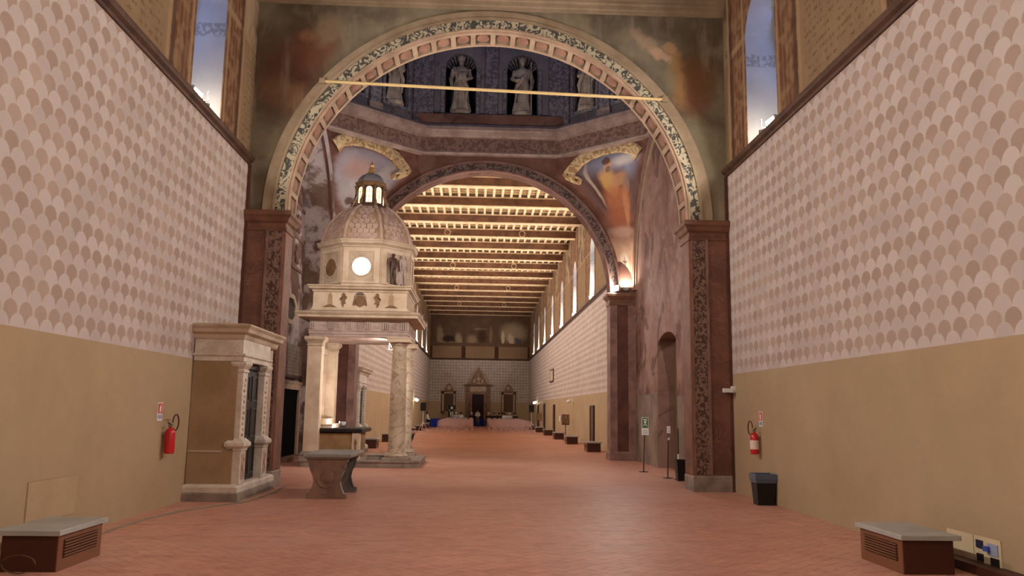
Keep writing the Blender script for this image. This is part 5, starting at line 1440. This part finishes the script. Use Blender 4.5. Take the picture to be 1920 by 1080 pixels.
HB, HW, HG = plain('black_hair', rgb(34, 26, 24), .8), plain('white_hair', rgb(216, 208, 198), .8), plain('brown_hair', rgb(92, 66, 48), .8)
person((-.12, 82.75, 0), 0, 'person in white shirt and grey trousers standing before the blue table', SW, TG, HB, False, 'front', .93)
seat = [(-2.62, 'white-haired person in pale blue shirt seated left near the banner', SB_, HW), (-1.92, 'dark-haired person in white shirt seated with broad back turned', SW, HB), (-1.22, 'white-haired person in dark clothes seated just left of the doorway', SD, HW),
        (.58, 'white-haired person in dark jacket seated just right of the blue table', SD, HW), (1.08, 'person with pale hair in dark clothes seated beside the white-haired one', SD, HG), (1.62, 'dark-haired person in black jacket seated right of the doorway', SD, HB), (2.18, 'dark-haired person in white shirt seated under the right tablet', SW, HB), (2.95, 'white-haired person in white shirt seated at the right', SW, HW), (3.55, 'dark-haired person in dark clothes seated furthest right', SD, HG)]
SPOT = [(-2.28, 20), (-1.76, 19), (-.72, 20), (.95, 20), (1.47, 19), (1.99, 20), (2.51, 19), (3.03, 20), (3.55, 19)]
for (sx_, row_), (x, lb, sh_, ha) in zip(SPOT, seat): person((sx_, 58.6+1.12*row_, 0), PI, lb, sh_, TD, ha, True, 'front')
person((.95, 82.9, 0), -.3, 'person in dark clothes sitting at the right end of the blue table', SD, TD, HB, True)
person((-4.78, 76.2, 0), PI/2, 'person in dark vest and white shirt seated at the blue desk', SW, TD, HB, True, 'reach')
r = empty('banner_stand', (-2.78, 84.2, 0)); tag(r, 'black roll-up banner with a pale figure emblem by the left tablet', 'banner')
MB().box(-.38, .38, -.02, .02, .1, 2.05).build('black_sheet', M['black'], r); MB().box(-.40, .40, -.14, .14, .003, .10).build('foot', M['steel'], r); MB().tube([(0, .04, .1), (0, .04, 2.1)], .015, 6).build('pole', M['steel'], r)
M['creamprint'] = plain('cream_print', rgb(222, 204, 160), .6)
MB().prism([(.14*math.cos(t*PI/10), 1.78+.14*math.sin(t*PI/10)) for t in range(20)], lambda u, v, d: (u, d, v), -.021, -.026).build('emblem_disc', M['white'], r)
for s in (-1, 1):
    MB().prism([(s*.03, 1.40), (s*.16, 1.44), (s*.18, 1.15), (s*.10, .86), (s*.03, .80)], lambda u, v, d: (u, d, v), -.021, -.026).build('emblem_shape', M['creamprint'], r)
    MB().prism([(s*.22, 1.62), (s*.30, 1.58), (s*.28, 1.45), (s*.22, 1.48)], lambda u, v, d: (u, d, v), -.021, -.026).build('emblem_shape', M['creamprint'], r)
# clear plastic audience chairs
nb = NB('clear_plastic', .2, .5); nb.b.inputs['Alpha'].default_value = .17
M['acryl'] = nb.done(nb.mix(nb.noise(4.0, 2), rgb(200, 172, 170), rgb(210, 184, 182)))
ch = MB()
ch.stack(rect(-.20, .20, -.20, .20), [(-.01, .42), (0, .43), (0, .445), (-.01, .45)])
ch.prism([(-.19, .45), (.19, .45), (.21, .70), (.15, .86), (0, .90), (-.15, .86), (-.21, .70)], lambda u, v, d: (u, d-.20-(v-.45)*.18, v), -.012, .012)
for x in (-.18, .18):
    for y in (-.18, .18): ch.tube([(x, y, .43), (x*1.12, y*1.15, .003)], [.02, .014], 5)
c0 = ch.build('clear_chair', M['acryl'])
first = True
for row in range(21):
    y = 58.6+1.12*row
    for x in [-2.80+.52*k for k in range(5)]+[.95+.52*k for k in range(6)]:
        o = c0 if first else c0.copy()
        if not first: COL.objects.link(o)
        first = False
        o.location = (x+(random.uniform(-.03, .03) if row < 18 else 0), y+(random.uniform(-.04, .04) if row < 18 else 0), 0)
        side = 'left' if x < 0 else 'right'
        tag(o, 'clear pinkish plastic chair in the %s block facing the far doorway' % side, 'chair', 'clear chairs in the %s block' % side)
for loc, rz, lb in (((-4.78, 76.2, 0), -PI/2, 'clear chair behind the blue desk by the far left wall'), ((.95, 82.9, 0), PI-.3, 'clear chair turned to the audience beside the blue table')):
    o = c0.copy(); COL.objects.link(o); o.location = loc; o.rotation_euler = (0, 0, rz); tag(o, lb, 'chair', 'single clear chairs at the far end')
